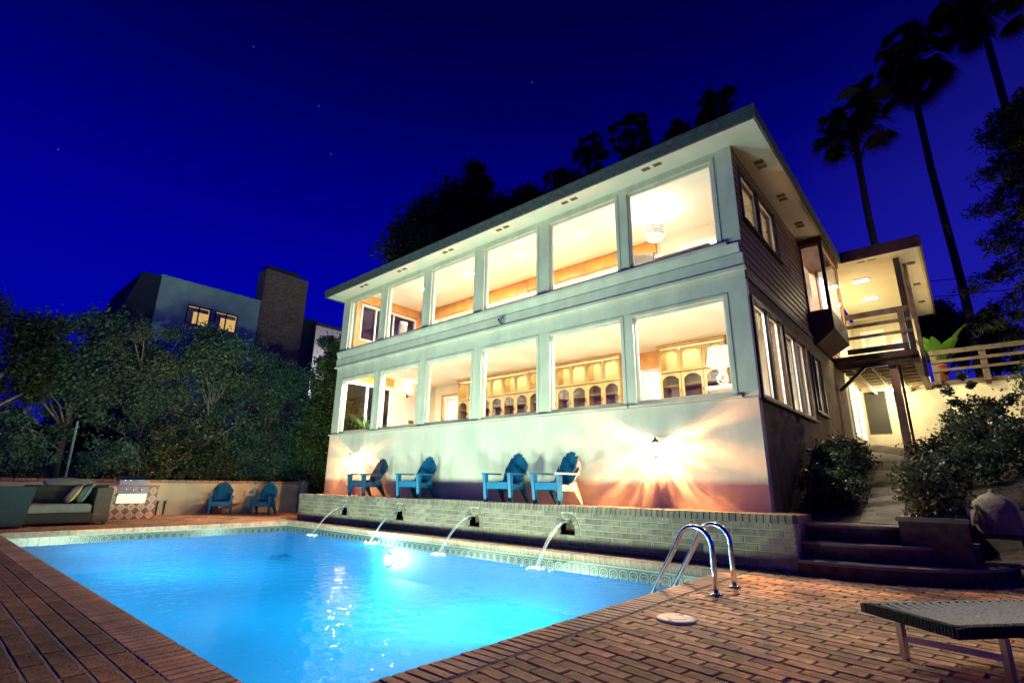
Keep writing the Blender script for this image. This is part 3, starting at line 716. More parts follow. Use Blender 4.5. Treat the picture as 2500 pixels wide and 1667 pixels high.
# drip edge along the gutter line, slightly uneven
de = MB(); x = -12.06
while x < .57:
    x1 = min(x+random.uniform(.7, 1.2), .575); de.box(x, x1-.004, -.53, -.516, 6.585+random.uniform(-.004, .004), 6.652); x = x1
de.build('drip_edge', 'roof_edge', roof)
for xc in (-1.255, -3.034, -4.837, -6.64, -8.47, -10.24):
    v = MB()
    for s in (-1, 1):
        v.box(xc+s*.11-.075, xc+s*.11+.075, -.345, -.255, 6.434, 6.4395)
    v.build('soffit_vent', 'brown_stucco', roof)
for yc in (.864, 2.257, 3.67):
    v = MB()
    for s in (-1, 1): v.box(.17, .32, yc+s*.085-.06, yc+s*.085+.06, 6.434, 6.4395)
    v.build('soffit_vent', 'brown_stucco', roof)
# ----- porch at the back corner
PZ = 4.14
pr = MB(); pr.box(.562, 2.13, 6.50, 12.8, 6.445, 6.46); pr.box(0, .56, 6.465, 12.8, 6.445, 6.46); pr.build('porch_soffit', 'soffit_paint', roof)
pf = MB(); pf.box(.561, 2.17, 6.46, 6.499, 6.42, 6.70); pf.box(2.131, 2.17, 6.50, 12.84, 6.42, 6.70); pf.box(.562, 2.13, 12.801, 12.84, 6.42, 6.70); pf.add([(0, 6.5, 6.69), (2.16, 6.5, 6.69), (2.16, 12.8, 6.69), (0, 12.8, 6.69)], [(0, 1, 2, 3)])
pf.build('porch_fascia', 'dark_wood', roof)
for yc in (7.6, 9.4, 11.2): MB().box(1.82, 1.98, yc-.1, yc+.1, 6.438, 6.4445).build('soffit_vent', 'brown_stucco', roof)
for xc in (.95, 1.17): MB().box(xc-.08, xc+.08, 6.72, 6.78, 6.438, 6.4445).build('soffit_vent', 'brown_stucco', roof)
for k in range(8): MB().box(2.0+.0*k, 2.006, 7.0, 7.001, 6.43, 6.431) if False else None
trim('porch_beam', 1.57, 1.69, 7.12, 12.5, 6.25, 6.443, m='dark_wood')
trim('porch_post', 1.57, 1.69, 6.98, 7.11, PZ, 6.44, m='dark_wood')
trim('porch_post', 1.72, 1.80, 7.5, 7.6, 3.55, 6.44, m='rail_wood')
trim('porch_post', 1.09, 1.25, 6.97, 7.13, 1.5, 3.80, m='post_wood')
trim('porch_post', 1.26, 1.31, 7.14, 7.22, 1.5, 3.80, m='dark_wood')
for k in range(9):
    x0 = .02+k*.185; MB().box(x0, x0+.178, 7.0, 11.88, PZ-.045, PZ).build('porch_board', 'rail_wood', H)
trim('rim_beam', -.05, 1.68, 6.90, 6.995, 3.98, 4.12, m='dark_wood'); trim('rim_beam', .12, 1.7, 6.92, 7.02, 3.80, 3.90, m='dark_wood')
trim('rim_beam', 1.56, 1.70, 7.0, 11.85, 3.86, 4.09, m='dark_wood')
for k in range(9): MB().box(.02, 1.55, 7.3+k*.52, 7.36+k*.52, 3.90, 4.09).build('joist', 'cream_stucco', H)
for k in range(3): MB().box(.3+k*.42, .35+k*.42, 7.05, 11.8, 3.84, 3.90).build('joist', 'cream_stucco', H)
MB().beam((.04, 7.0, 3.30), (.62, 6.98, 3.82), .07, .10, (0, 1, 0)).build('knee_brace', 'dark_wood', H)
for z0, z1 in ((5.06, 5.20), (4.82, 4.905), (4.54, 4.615)): trim('rail_board', .30, 1.70, 6.955, 6.978, z0, z1, m='rail_wood')
trim('kick_board', .32, 1.56, 6.955, 6.978, 4.17, 4.30, m='dark_wood')
for z0, z1 in ((5.06, 5.20), (4.82, 4.905), (4.54, 4.615)): trim('rail_board', .27, .295, 6.44, 6.95, z0, z1, m='dark_wood')
trim('porch_post', 1.45, 1.56, 6.98, 7.08, PZ, 5.06, m='rail_wood')
pw = MB(); grid_wall(pw, 'y', 12.3, 12.4, -.3, 1.7, PZ-.3, 6.44, [(.98, 1.5, 4.5, 5.6)]); pw.build('porch_wall', 'cream_stucco', H)
trim('porch_door', .12, .78, 12.26, 12.3, PZ, 6.05, m='wall_white'); trim('porch_door_panel', .22, .68, 12.25, 12.259, 5.0, 5.9, m='neighbour_wall')
f = MB(); casing(f, 'y', 12.3, .98, 1.5, 4.5, 5.6, .05, .03, .02); pwn = f.build('window', 'window_white', H)
MB().box(.98, 1.5, 12.35, 12.36, 4.5, 5.6).build('pane', 'window_far', pwn)
# wall under the porch
MB().box(-.27, -.12, 8.15, 11.9, -.1, 4.199).build('porch_side_wall', 'cream_stucco', H)
f = MB(); casing(f, 'x', -.12, 9.5, 11.7, 2.42, 3.92, .06, .03, 0); f.box(-.12, -.09, 10.5, 10.58, 2.42, 3.92)
ps_ = f.build('sliding_door', 'window_white', H); MB().box(-.118, -.112, 9.5, 11.7, 2.42, 3.92).build('pane', 'soft_glow', ps_)  # emissive pane in place of a lit room behind it
# ------------------------------------------------------------------ lit fixtures and added room lamps
ORD = ('farthest left', 'second from the left', 'third from the left', 'farthest right')
for i, x in enumerate((-9.41, -7.51, -5.65, -3.78)):
    t = thing('recessed_light', 'square recessed light in the upper room ceiling, %s' % ORD[i], 'ceiling light', (x, 1.25, 6.60), group='upper room ceiling lights')
    f = MB(); casing(f, 'y', 0, 0, 0, 0, 0, 0, 0, 0); f = MB()
    for q in ((-.15, -.12, -.15, .15), (.12, .15, -.15, .15), (-.12, .12, -.15, -.12), (-.12, .12, .12, .15)): f.box(q[0], q[1], q[2], q[3], -.012, -.001)
    f.build('trim', 'window_white', t); MB().box(-.12, .12, -.12, .12, -.006, -.001).build('lens', 'bulb_white', t)
    lamp('bulb', 'AREA', 128, ROOM_C, t, (0, 0, -.02), .23)
for i, x in enumerate((-10.6, -8.0, -5.2, -2.6, -.9)):  # added ceiling lights, hidden from view, that brighten the lower room
    dl = MB().lathe([(.09, -.001), (.09, -.01), (.075, -.012), (.07, -.001)], 20).build('unseen_downlight', 'window_white', H, loc=(x, .5, 4.16))
    lamp('bulb', 'AREA', 225, ROOM_C, dl, (0, 0, -.02), .14)
for i, (x, y) in enumerate(((-9.0, 3.8), (-6.4, 3.8), (-3.6, 3.8), (-1.3, 3.8))):  # bare area lamps added above the upper hall, no fixtures
    lamp('hall_fill', 'AREA', 230, (1, .93, .82), H, (x, y, 6.58), .4)
lamp('hall_fill', 'AREA', 90, (1, .93, .80), H, (-10.4, 4.6, 4.14), .4); lamp('hall_fill', 'AREA', 200, (1, .95, .85), H, (-3.3, 4.4, 4.14), .4)  # added area lamps that brighten the rooms behind the lower doorways
lamp('bay_fill', 'AREA', 240, (1, .85, .80), H, (-.36, 5.5, 6.58), .3)  # added lamp without fixture to brighten the bay window
lamp('side_room_fill', 'AREA', 260, (1, .9, .7), H, (-1.5, 6.8, 4.14), .4)  # added lamp without fixture for the lower back room
MB().box(-1.1, -1.06, 6.0, 6.5, 4.53, 5.9).build('bay_screen', 'cushion_tan', H)
for i, y in enumerate((8.11, 9.86)):
    t = thing('porch_light', 'rectangular porch ceiling light %s' % ('nearer the railing', 'deeper in the porch'), 'ceiling light', (.76, y, 6.444), group='porch ceiling lights') if False else thing('porch_light', 'glowing rectangular porch ceiling light, the one %s' % ('nearer the railing', 'deeper inside the porch')[i], 'ceiling light', (.76, y, 6.444), group='porch ceiling lights')
    MB().box(-.19, .19, -.10, .10, -.03, -.001).build('housing', 'window_white', t); MB().box(-.17, .17, -.085, .085, -.036, -.0305).build('lens', 'bulb_white', t)
    lamp('bulb', 'AREA', 190, (1.0, .88, .5), t, (0, 0, -.05), .3, sy=.16)
t = thing('bulkhead_lamp', 'small lamp under the porch joists lighting the cream wall', 'lamp', (.75, 11.0, 3.84))
MB().lathe([(.07, 0), (.07, -.03), (.05, -.06), (.01, -.07)], 14).build('globe', 'bulb_white', t, True); lamp('bulb', 'POINT', 130, (1, .86, .5), t, (0, 0, -.16), .06)
# invented lamp out of view, lighting the retaining wall and side soffit
t = thing('added_spot_lamp', 'small black garden lamp added out of view on the right slope', 'lamp', (6.4, 8.6, 4.3))
MB().lathe([(.04, 0), (.06, .1), (.05, .12)], 12).build('housing', 'black_metal', t); lamp('bulb', 'POINT', 460, (1, .86, .55), t, (-.1, -.1, .05), .05)
MB().tube([(0, 0, -2.2), (0, 0, 0)], .03, 8).build('stake', 'black_metal', t)
# pendant lamp in the upper room
t = thing('pendant_lamp', 'drum pendant lamp hanging in the upper right window', 'pendant lamp', (-2.02, 1.35, 6.60))
MB().lathe([(.06, 0), (.06, -.025), (.02, -.035)], 16).build('canopy', 'steel', t, True); MB().tube([(0, 0, -.03), (0, 0, -.40)], .006, 6).build('cord', 'black_metal', t)
sh = MB().lathe([(.10, -.39), (.185, -.41), (.205, -.5), (.19, -.62), (.16, -.70), (.05, -.73)], 28).build('shade', 'soft_glow', t, True)
for k in range(4): MB().lathe([(.20+.008*math.sin(k), -.44-.05*k), (.212, -.45-.05*k), (.20, -.46-.05*k)], 28).build('band', 'steel', sh, True)
lamp('bulb', 'POINT', 48, (1, .95, .76), t, (0, 0, -.28), .05)
def dining_chair(label, x, y, z, rz, m='cloth_white'):
    t = thing('dining_chair', label, 'chair', (x, y, z), rz, 'upholstered dining chairs upstairs')
    MB().bbox(-.23, .23, -.23, .23, .40, .50, .03).build('seat', m, t)
    b = MB(); n = 8; vs = []
    for j in range(6):
        zz = .48+.56*j/5; ww = .22+.02*j/5
        for i in range(n+1):
            u = -1+2*i/n; vs.append((u*ww, .22+.05*j/5-.10*u*u, zz-.03*u*u*(j == 5)))
    o = len(vs); vs += [(p[0], p[1]+.04, p[2]) for p in vs]
    fs = []
    for j in range(5):
        for i in range(n): a_ = j*(n+1)+i; fs += [(a_, a_+1, a_+n+2, a_+n+1), (o+a_, o+a_+n+1, o+a_+n+2, o+a_+1)]
    for i in range(n): fs += [(5*(n+1)+i, 5*(n+1)+i+1, o+5*(n+1)+i+1, o+5*(n+1)+i), (i, o+i, o+i+1, i+1)]
    for j in range(5): fs += [(j*(n+1), (j+1)*(n+1), o+(j+1)*(n+1), o+j*(n+1)), (j*(n+1)+n, o+j*(n+1)+n, o+(j+1)*(n+1)+n, (j+1)*(n+1)+n)]
    b.add(vs, fs).build('backrest', m, t, True)
    for sx in (-1, 1):
        for sy in (-1, 1): MB().beam((sx*.2, sy*.2, .41), (sx*.2, sy*.21, 0), .045, w2=.03).build('leg', 'dark_wood', t)
    return t
dining_chair('tall cream dining chair seen in the upper right window', -2.13, .92, 4.53, R(20))
dining_chair('pale dining chair seen in the second upper window from the left', -10.1, .85, 4.53, R(-60), 'cushion_grey')
t = thing('stone_counter', 'speckled stone counter under the pendant lamp', 'counter', (-1.6, 1.7, 4.53))
MB().box(-.6, .6, -.25, .25, 0, .94).build('cabinet', 'wall_white', t); MB().bbox(-.65, .65, -.3, .3, .94, .99, .01).build('top', 'concrete', t)
t = thing('lounge_chair', 'rounded red lounge chair in the third upper window from the left', 'chair', (-8.35, 1.05, 4.53), R(20))
MB().lathe([(.02, .30), (.34, .32), (.40, .42), (.38, .44), (.05, .40)], 24).build('seat', 'red_cloth', t, True)
b = MB(); vs = []; n = 16
for j in range(5):
    for i in range(n+1):
        a_ = math.pi*(.05+.9*i/n); r_ = .40+.04*j/4; vs.append((r_*math.cos(a_), r_*math.sin(a_), .38+.52*j/4*(.45+.55*math.sin(a_))))
fs = [(j*(n+1)+i, j*(n+1)+i+1, (j+1)*(n+1)+i+1, (j+1)*(n+1)+i) for j in range(4) for i in range(n)]
bo = b.add(vs, fs).build('backrest', 'red_cloth', t, True); md = bo.modifiers.new('th', 'SOLIDIFY'); md.thickness = .05
for k in range(4):
    a_ = k*math.pi/2+.7; MB().tube([(.2*math.cos(a_), .2*math.sin(a_), .33), (.3*math.cos(a_), .3*math.sin(a_), 0)], .015, 6).build('leg', 'steel', t)
# built-in oak cabinets with arched glass doors
def cab_door_mesh(w, h, ph):
    b = MB(); st = .055; n = 12; d = .022
    b.box(-w/2, -w/2+st, -d, 0, 0, h); b.box(w/2-st, w/2, -d, 0, 0, h); b.box(-w/2+st, w/2-st, -d, 0, 0, .055)
    x0, x1 = -w/2+st, w/2-st; pts = []
    for i in range(n+1):
        q = i/n; u = abs(2*q-1); arch = ph*(1-u**2.2) if u < .72 else ph*.16*(1-(u-.72)/.28)+0
        if u >= .72: arch = ph*(1-.72**2.2)*max(0, (1-u)/.28)**1.6
        pts.append((x0+(x1-x0)*q, h-.05-ph+arch))
    for i in range(n): b.prism([(pts[i][0], pts[i][1]), (pts[i+1][0], pts[i+1][1]), (pts[i+1][0], h), (pts[i][0], h)], -d, 0, 'y')
    me = b.mesh('cab_door'); me.materials.append(MATS['oak']); return me
def cabinet(label, x0, x1, n):
    t = thing('display_cabinet', label, 'cabinet', (x0, 3.618, 2.05), group='oak display cabinets'); L_ = x1-x0; D = -.34
    c = MB(); c.box(0, L_, D+.02, 0, 0, .12); c.box(0, .03, D+.02, 0, .12, 2.05); c.box(L_-.03, L_, D+.02, 0, .12, 2.05)
    c.box(.03, L_-.03, D+.02, 0, 1.44, 1.47); c.box(.03, L_-.03, D+.05, 0, .85, .87); c.box(.03, L_-.03, D+.05, 0, 1.13, 1.145)
    for k in range(1, n, 2): c.box(L_*k/n-.015 if False else L_*(k+1)/n-.012, L_*(k+1)/n+.012, D+.02, 0, .12, 2.05) if k+1 < n else None
    c.build('carcass', 'oak', t)
    MB().box(.03, L_-.03, -.02, -.001, .12, 1.44).build('back_panel', 'cab_dark', t); MB().box(.03, L_-.03, -.02, -.001, 1.47, 2.05).build('back_panel', 'cab_back', t)
    MB().prism([(D+.02, 2.02), (D-.03, 2.03), (D-.07, 2.09), (D-.07, 2.105), (0, 2.105), (0, 2.02)], -.02, L_+.02, 'x').build('cornice', 'oak', t)
    MB().box(.05, L_-.05, D+.06, D+.09, 2.0, 2.018).build('light_strip', 'strip', t)
    w = L_/n-.012; mu, ml = cab_door_mesh(w, .56, .09), cab_door_mesh(w, 1.28, .09)
    for k in range(n):
        xc = L_*(k+.5)/n
        for me, z0, h in ((mu, 1.45, .56), (ml, .14, 1.28)):
            d = link('door', me, t, (xc, D+.018, z0)); MB().box(-w/2+.05, w/2-.05, -.012, -.009, .05, h-.04).build('pane', 'cab_glass', d)
        MB().box(xc+w/2-.03, xc+w/2-.018, D-.03, D-.005, .95, 1.05).build('handle', 'brass', t)
cabinet('long row of oak display cabinets with arched doors in the lower room', -9.92, -4.05, 12)
cabinet('short oak display cabinet with arched doors right of the bright doorway', -3.0, -1.45, 3)
t = thing('side_table', 'white side table in the lower right window', 'table', (-.76, .85, 2.05)); MB().bbox(-.22, .22, -.2, .2, .46, .52, .01).build('top', 'ceramic_white', t); MB().box(-.19, .19, -.17, .17, .30, .46).build('apron', 'ceramic_white', t)
for sx in (-1, 1):
    for sy in (-1, 1): MB().box(sx*.17-.02, sx*.17+.02, sy*.15-.02, sy*.15+.02, 0, .30).build('leg', 'ceramic_white', t)
t = thing('table_lamp', 'lit table lamp with rectangular shade in the lower right window', 'lamp', (-.76, .85, 2.57))
bs = MB(); bs.lathe([(.09, 0), (.085, .02), (.04, .035)], 16)
for s in (-1, 1):
    bs.tube([(s*.02, 0, .03), (s*.085, 0, .10), (s*.09, 0, .17), (s*.03, 0, .26), (s*.06, 0, .31), (0, 0, .34)], .013, 8)
    bs.tube([(s*.05, 0, .035), (-s*.06, 0, .15), (-s*.03, 0, .20), (0, 0, .24)], .010, 8)
bs.build('base', 'ceramic_white', t, True)
shd = MB(); 
for z0, z1, a0, a1 in ((.36, .69, .21, .165),):
    vs = []
    for zz, aa in ((z0, a0), (z1, a1)): vs += [(-aa, -aa*.7, zz), (aa, -aa*.7, zz), (aa, aa*.7, zz), (-aa, aa*.7, zz)]
    shd.add(vs, [(0, 1, 5, 4), (1, 2, 6, 5), (2, 3, 7, 6), (3, 0, 4, 7)])
shd.build('lamp_shade', 'soft_glow', t); lamp('bulb', 'POINT', 10, (1, .85, .6), t, (0, 0, .78), .04); lamp('bulb', 'POINT', 5, (1, .9, .8), t, (0, 0, .30), .03)
t = thing('inner_sconce', 'lit wall sconce on the cream wall in the second lower window', 'wall lamp', (-11.45, 2.42, 3.74)); MB().box(0, .02, -.04, .04, -.1, .06).build('backplate', 'brass', t); MB().tube([(.02, 0, -.04), (.08, 0, -.05), (.1, 0, 0)], .008, 6).build('arm', 'brass', t)
MB().lathe([(.05, 0), (.075, .10), (.07, .11)], 16, (.1, 0, 0)).build('shade', 'lamp_shade_lit', t, True); lamp('bulb', 'POINT', 9, (1, .82, .5), t, (.13, 0, .17), .03)
# potted palm beside the sliding door
def blades(n, length, width, droop, base=(0, 0, 0), up=.9, spread=1.0, seg=5, fold=0.0):
    b = MB()
    for k in range(n):
        a_ = 2*math.pi*(k+random.random()*.7)/n; el = random.uniform(up-.35, up+.2); L_ = length*random.uniform(.75, 1.1); w_ = width*random.uniform(.8, 1.15)
        d = Vector((math.cos(a_)*math.cos(el)*spread, math.sin(a_)*math.cos(el)*spread, math.sin(el))); sd = Vector((-math.sin(a_), math.cos(a_), 0)); p = Vector(base); vs = []
        for i in range(seg+1):
            q = i/seg; ww = w_*(math.sin(math.pi*min(1, .12+q*.88))**.8 if i < seg else .04); vs += [p-sd*ww/2+Vector((0, 0, fold*ww)), p+sd*ww/2+Vector((0, 0, fold*ww))]
            d = (d+Vector((0, 0, -droop/seg))).normalized(); p = p+d*(L_/seg)
        b.add(vs, [(2*i, 2*i+1, 2*i+3, 2*i+2) for i in range(seg)])
    return b
t = thing('potted_palm', 'leafy potted palm by the sliding door in the lower left window', 'plant', (-11.05, .75, 2.05)); MB().lathe([(.12, 0), (.16, .3), (.17, .32), (.14, .32)], 16).build('pot', 'terracotta', t)
blades(40, .95, .035, 1.1, (0, 0, .3), 1.05).build('leaves', 'leaf_hedge', t)
# ------------------------------------------------------------------ outdoor wall lanterns
def lantern_light(name, t, w, spin):
    l = bpy.data.lights.new(name, 'POINT'); l.energy = w; l.color = SCONCE_C; l.shadow_soft_size = .012; l.use_nodes = True
    n = l.node_tree; em = n.nodes['Emission']; c = n.nodes.new('ShaderNodeTexCoord'); no = n.nodes.new('ShaderNodeTexNoise'); no.inputs['Scale'].default_value = 4.2; no.inputs['Detail'].default_value = 2.5
    ra = n.nodes.new('ShaderNodeValToRGB'); ra.color_ramp.elements[0].position = .44; ra.color_ramp.elements[0].color = (.34, .34, .34, 1); ra.color_ramp.elements[1].position = .62; ra.color_ramp.elements[1].color = (2.4, 2.4, 2.4, 1)
    va = n.nodes.new('ShaderNodeVectorMath'); va.operation = 'ADD'; va.inputs[1].default_value = (spin*3.7, spin, 5.0)
    n.links.new(c.outputs['Normal'], va.inputs[0]); n.links.new(va.outputs[0], no.inputs['Vector']); n.links.new(no.outputs['Fac'], ra.inputs[0])
    sp = n.nodes.new('ShaderNodeSeparateXYZ'); n.links.new(c.outputs['Normal'], sp.inputs[0])
    fm = n.nodes.new('ShaderNodeMapRange'); fm.inputs[1].default_value = -.9; fm.inputs[2].default_value = .6; fm.inputs[3].default_value = 1.5; fm.inputs[4].default_value = .42
    n.links.new(sp.outputs['Y'], fm.inputs[0]); mu = n.nodes.new('ShaderNodeMath'); mu.operation = 'MULTIPLY'
    b = n.nodes.new('ShaderNodeRGBToBW'); n.links.new(ra.outputs[0], b.inputs[0]); n.links.new(b.outputs[0], mu.inputs[0]); n.links.new(fm.outputs[0], mu.inputs[1]); n.links.new(mu.outputs[0], em.inputs['Strength'])
    return l
def lantern(label, x, z, w, spin):
    t = thing('wall_lantern', label, 'wall lamp', (x, -.018, z), group='lanterns on the stucco wall')
    MB().lathe([(.05, 0), (.05, .012), (.02, .02)], 14, M=Matrix.Rotation(R(90), 4, 'X')).build('backplate', 'brass', t)
    MB().tube([(0, -.01, 0), (0, -.05, .03), (0, -.09, .12), (0, -.15, .15)], .008, 6).build('arm', 'brass', t)
    MB().lathe([(.005, .17), (.012, .15), (.02, .14), (.085, .085), (.09, .075), (.07, .075)], 6, (0, -.15, 0)).build('cap', 'brass', t)
    MB().lathe([(.045, -.12), (.05, -.13), (.02, -.15), (.006, -.19), (.002, -.20)], 6, (0, -.15, 0)).build('finial', 'brass', t)
    fr = MB()
    for k in range(6):
        a_ = k*math.pi/3; fr.beam((.075*math.cos(a_), -.15+.075*math.sin(a_), .075), (.047*math.cos(a_), -.15+.047*math.sin(a_), -.12), .006)
    fr.build('cage', 'brass', t)
    for k in range(6):
        a0, a1 = k*math.pi/3+.05, (k+1)*math.pi/3-.05
        MB().add([(.072*math.cos(a0), -.15+.072*math.sin(a0), .073), (.072*math.cos(a1), -.15+.072*math.sin(a1), .073), (.045*math.cos(a1), -.15+.045*math.sin(a1), -.118), (.045*math.cos(a0), -.15+.045*math.sin(a0), -.118)], [(0, 1, 2, 3)]).build('pane', 'glass', t)
    MB().lathe([(.004, .0), (.018, -.015), (.026, -.05), (.02, -.09), (.01, -.12)], 12, (0, -.15, 0)).build('candle_bulb', 'lantern_bulb', t, True)
    l = lantern_light('bulb', t, w, spin); link('bulb', l, t, (0, -.15, .03))
lantern('glowing brass lantern at the right end of the stucco wall', -1.57, 1.53, SCONCE_W, 2.0)
lantern('glowing brass lantern at the left end of the stucco wall behind a chair', -10.33, 1.56, SCONCE_W*.75, 4.0)
# ------------------------------------------------------------------ plastic garden chairs
def adirondack(label, x, y, z, phi, m, glare_m=None):
    t = thing('garden_chair', label, 'chair', (x, y, z), phi, 'plastic garden chairs round the pool'); t.scale = (.86, .92, .97); tm = glare_m or m
    s = MB()
    for k in range(5):      # seat slats, falling to the back
        y0 = -.34+k*.105; z0 = .375-.022*k; s.add([(-.25, y0, z0), (.25, y0, z0), (.25, y0+.094, z0-.02), (-.25, y0+.094, z0-.02), (-.25, y0, z0-.025), (.25, y0, z0-.025), (.25, y0+.094, z0-.045), (-.25, y0+.094, z0-.045)], [(0, 1, 2, 3), (7, 6, 5, 4), (0, 4, 5, 1), (1, 5, 6, 2), (2, 6, 7, 3), (3, 7, 4, 0)])
    s.box(-.26, .26, -.365, -.338, .25, .37)     # front apron
    s.box(-.27, -.245, -.34, .2, .235, .345); s.box(.245, .27, -.34, .2, .235, .345)
    s.build('seat', m, t)
    b = MB(); n = 7
    for k in range(n):      # fan of back slats under one rounded top
        u = (k-(n-1)/2)/((n-1)/2); wb, wt = .40/n*.90, .56/n*.93; xb, xt = u*.17, u*.235
        ztop = .93-.20*u*u-(.04 if abs(u) > .9 else 0); zb = .24
        def P(q, xx): return (xx, .13+.34*q+.05*(abs(u)**2)*-1, zb+(ztop-zb)*q)
        rows = []
        for q in (0, .3, .6, .85, 1.0):
            xc = xb+(xt-xb)*min(1, q*1.25) if q < .8 else xt*(1-.05*(q-.8)*5); hw = (wb+(wt-wb)*min(1, q*1.3))/2
            if q == 1.0: hw *= .8
            rows.append((P(q, xc-hw), P(q, xc+hw)))
        vs = []
        for (a_, c_) in rows: vs += [a_, c_, (c_[0], c_[1]+.022, c_[2]-.008), (a_[0], a_[1]+.022, a_[2]-.008)]
        fs = [(0, 1, 2, 3), tuple(len(vs)-4+i for i in (3, 2, 1, 0))]
        for i in range(len(rows)-1):
            for j in range(4): fs.append((4*i+j, 4*i+4+j, 4*i+4+(j+1) % 4, 4*i+(j+1) % 4))
        b.add(vs, fs)
    bk = b.build('backrest', m, t)
    sh = MB()               # shell behind the slats, with a raised rim
    vs = []; N = 9
    for q in (0, .3, .6, .85, 1.0):
        for k in range(N):
            u = -1+2*k/(N-1); hwid = (.20+.085*min(1, q*1.25)); ztop = .925-.21*u*u
            vs.append((u*hwid*(1 if q < .9 else .95), .156+.34*q-.05*u*u, .24+(ztop-.24)*q-.01))
    fs = [(i*N+k, i*N+k+1, (i+1)*N+k+1, (i+1)*N+k) for i in range(4) for k in range(N-1)]
    sho = sh.add(vs, fs).build('back_shell', tm, t, True); md = sho.modifiers.new('th', 'SOLIDIFY'); md.thickness = .02; md.offset = 1
    for sx in (-1, 1):
        a_ = MB(); x0 = sx*.31
        a_.prism([(x0-.055, -.40), (x0-.02, -.44), (x0+.03, -.44), (x0+.055, -.40), (x0+.045, .05), (x0+.015*sx+.02, .27), (x0-.03, .27), (x0-.045, .05)], .505, .535, 'z'); a_.build('armrest', tm if sx > 0 else m, t)
        l = MB(); l.add([(x0-.035, -.40, .505), (x0+.035, -.40, .505), (x0+.03, -.33, 0), (x0-.03, -.33, 0), (x0-.035, -.28, .505), (x0+.035, -.28, .505), (x0+.03, -.27, 0), (x0-.03, -.27, 0)], [(0, 1, 2, 3), (7, 6, 5, 4), (0, 4, 5, 1), (1, 5, 6, 2), (2, 6, 7, 3), (3, 7, 4, 0)]); l.build('leg', m, t)
        r_ = MB(); r_.add([(x0-.03-.03*sx, .02, .34), (x0+.03-.03*sx, .02, .34), (x0+.022, .34, 0), (x0-.022, .34, 0), (x0-.03-.03*sx, .20, .40), (x0+.03-.03*sx, .20, .40), (x0+.022, .40, 0), (x0-.022, .40, 0)], [(0, 1, 2, 3), (7, 6, 5, 4), (0, 4, 5, 1), (1, 5, 6, 2), (2, 6, 7, 3), (3, 7, 4, 0)]); r_.build('leg', tm if sx > 0 else m, t)
        g_ = MB(); g_.beam((x0-.03*sx, -.30, .29), (x0-.03*sx, .15, .27), .03, .10); g_.build('side_rail', tm if sx > 0 else m, t)
    return t
TZ2 = TZ-.012
adirondack('dark plastic chair on the terrace beside the left wall lantern', -8.98, -.47, TZ2, R(4), 'teal_plastic_dark')
adirondack('blue plastic chair on the terrace, second from the left end', -7.08, -.47, TZ2, R(15), 'teal_plastic')
adirondack('blue plastic chair on the terrace, left of the chair with painted white glare', -4.45, -.47, TZ2, R(10), 'teal_plastic')
adirondack('blue plastic chair with painted white glare on the terrace nearest the right lantern', -3.28, -.47, TZ2, R(0), 'teal_plastic', 'tread_and_glare_white')  # white parts are lantern glare painted onto blue plastic
adirondack('blue plastic chair by the low wall, nearer the barbecue', -14.42, -1.68, 0, R(66), 'teal_plastic')
adirondack('blue plastic chair by the low wall, nearer the terrace', -13.85, -.72, 0, R(48), 'teal_plastic')
# ------------------------------------------------------------------ pool ladder, skimmer lid, lounger
t = thing('pool_ladder', 'curved stainless steel grab rails at the pool corner', 'ladder', (0, 0, 0))
for y, bx in ((-2.847, .212), (-2.337, .205)):
    pts = [(bx, y, -.02), (bx, y, .20), (bx-.002, y, .36)]
    for k in range(11):
        a_ = R(5+k*13.5); pts.append((bx-.165+.162*math.cos(a_), y, .40+.175*math.sin(a_)))
    pts += [(-.16, y, .36), (-.30, y, .13), (-.40, y, -.03), (-.43, y, -.12), (-.43, y, -.9)]
    MB().tube(pts, .024, 14).build('rail', 'steel', t, True)
    MB().lathe([(.06, 0), (.058, .012), (.03, .022)], 20, (bx, y, .001)).build('flange', 'steel', t, True)
for k in range(3): MB().box(-.47, -.39, -2.83, -2.355, -.42-.24*k, -.40-.24*k).build('tread', 'tread_and_glare_white', t)
t = thing('skimmer_lid', 'round cream skimmer lid set in the brick deck', 'lid', (.318, -3.945, .002))
MB().lathe([(.142, -.004), (.142, .008), (.136, .013), (.10, .015), (.02, .016)], 36).build('lid', 'lid_plastic', t, True)
tt = MB(); tt.lathe([(.075, .0162), (.073, .018), (.068, .018), (.066, .0162)], 30, cap=False); tt.build('rim_line', 'lid_plastic', t, True)
for k in range(2): MB().box(-.012, .012, -.105*(1 if k else -1)-.012, -.105*(1 if k else -1)+.012, .0155, .0165).build('finger_hole', 'black_metal', t)
def oriented(o, xdir, org): pass
t = thing('sun_lounger', 'woven strap sun lounger with dark frame at the lower right corner', 'sun lounger', (1.945, -4.24, 0), math.atan2(-.64, .77))
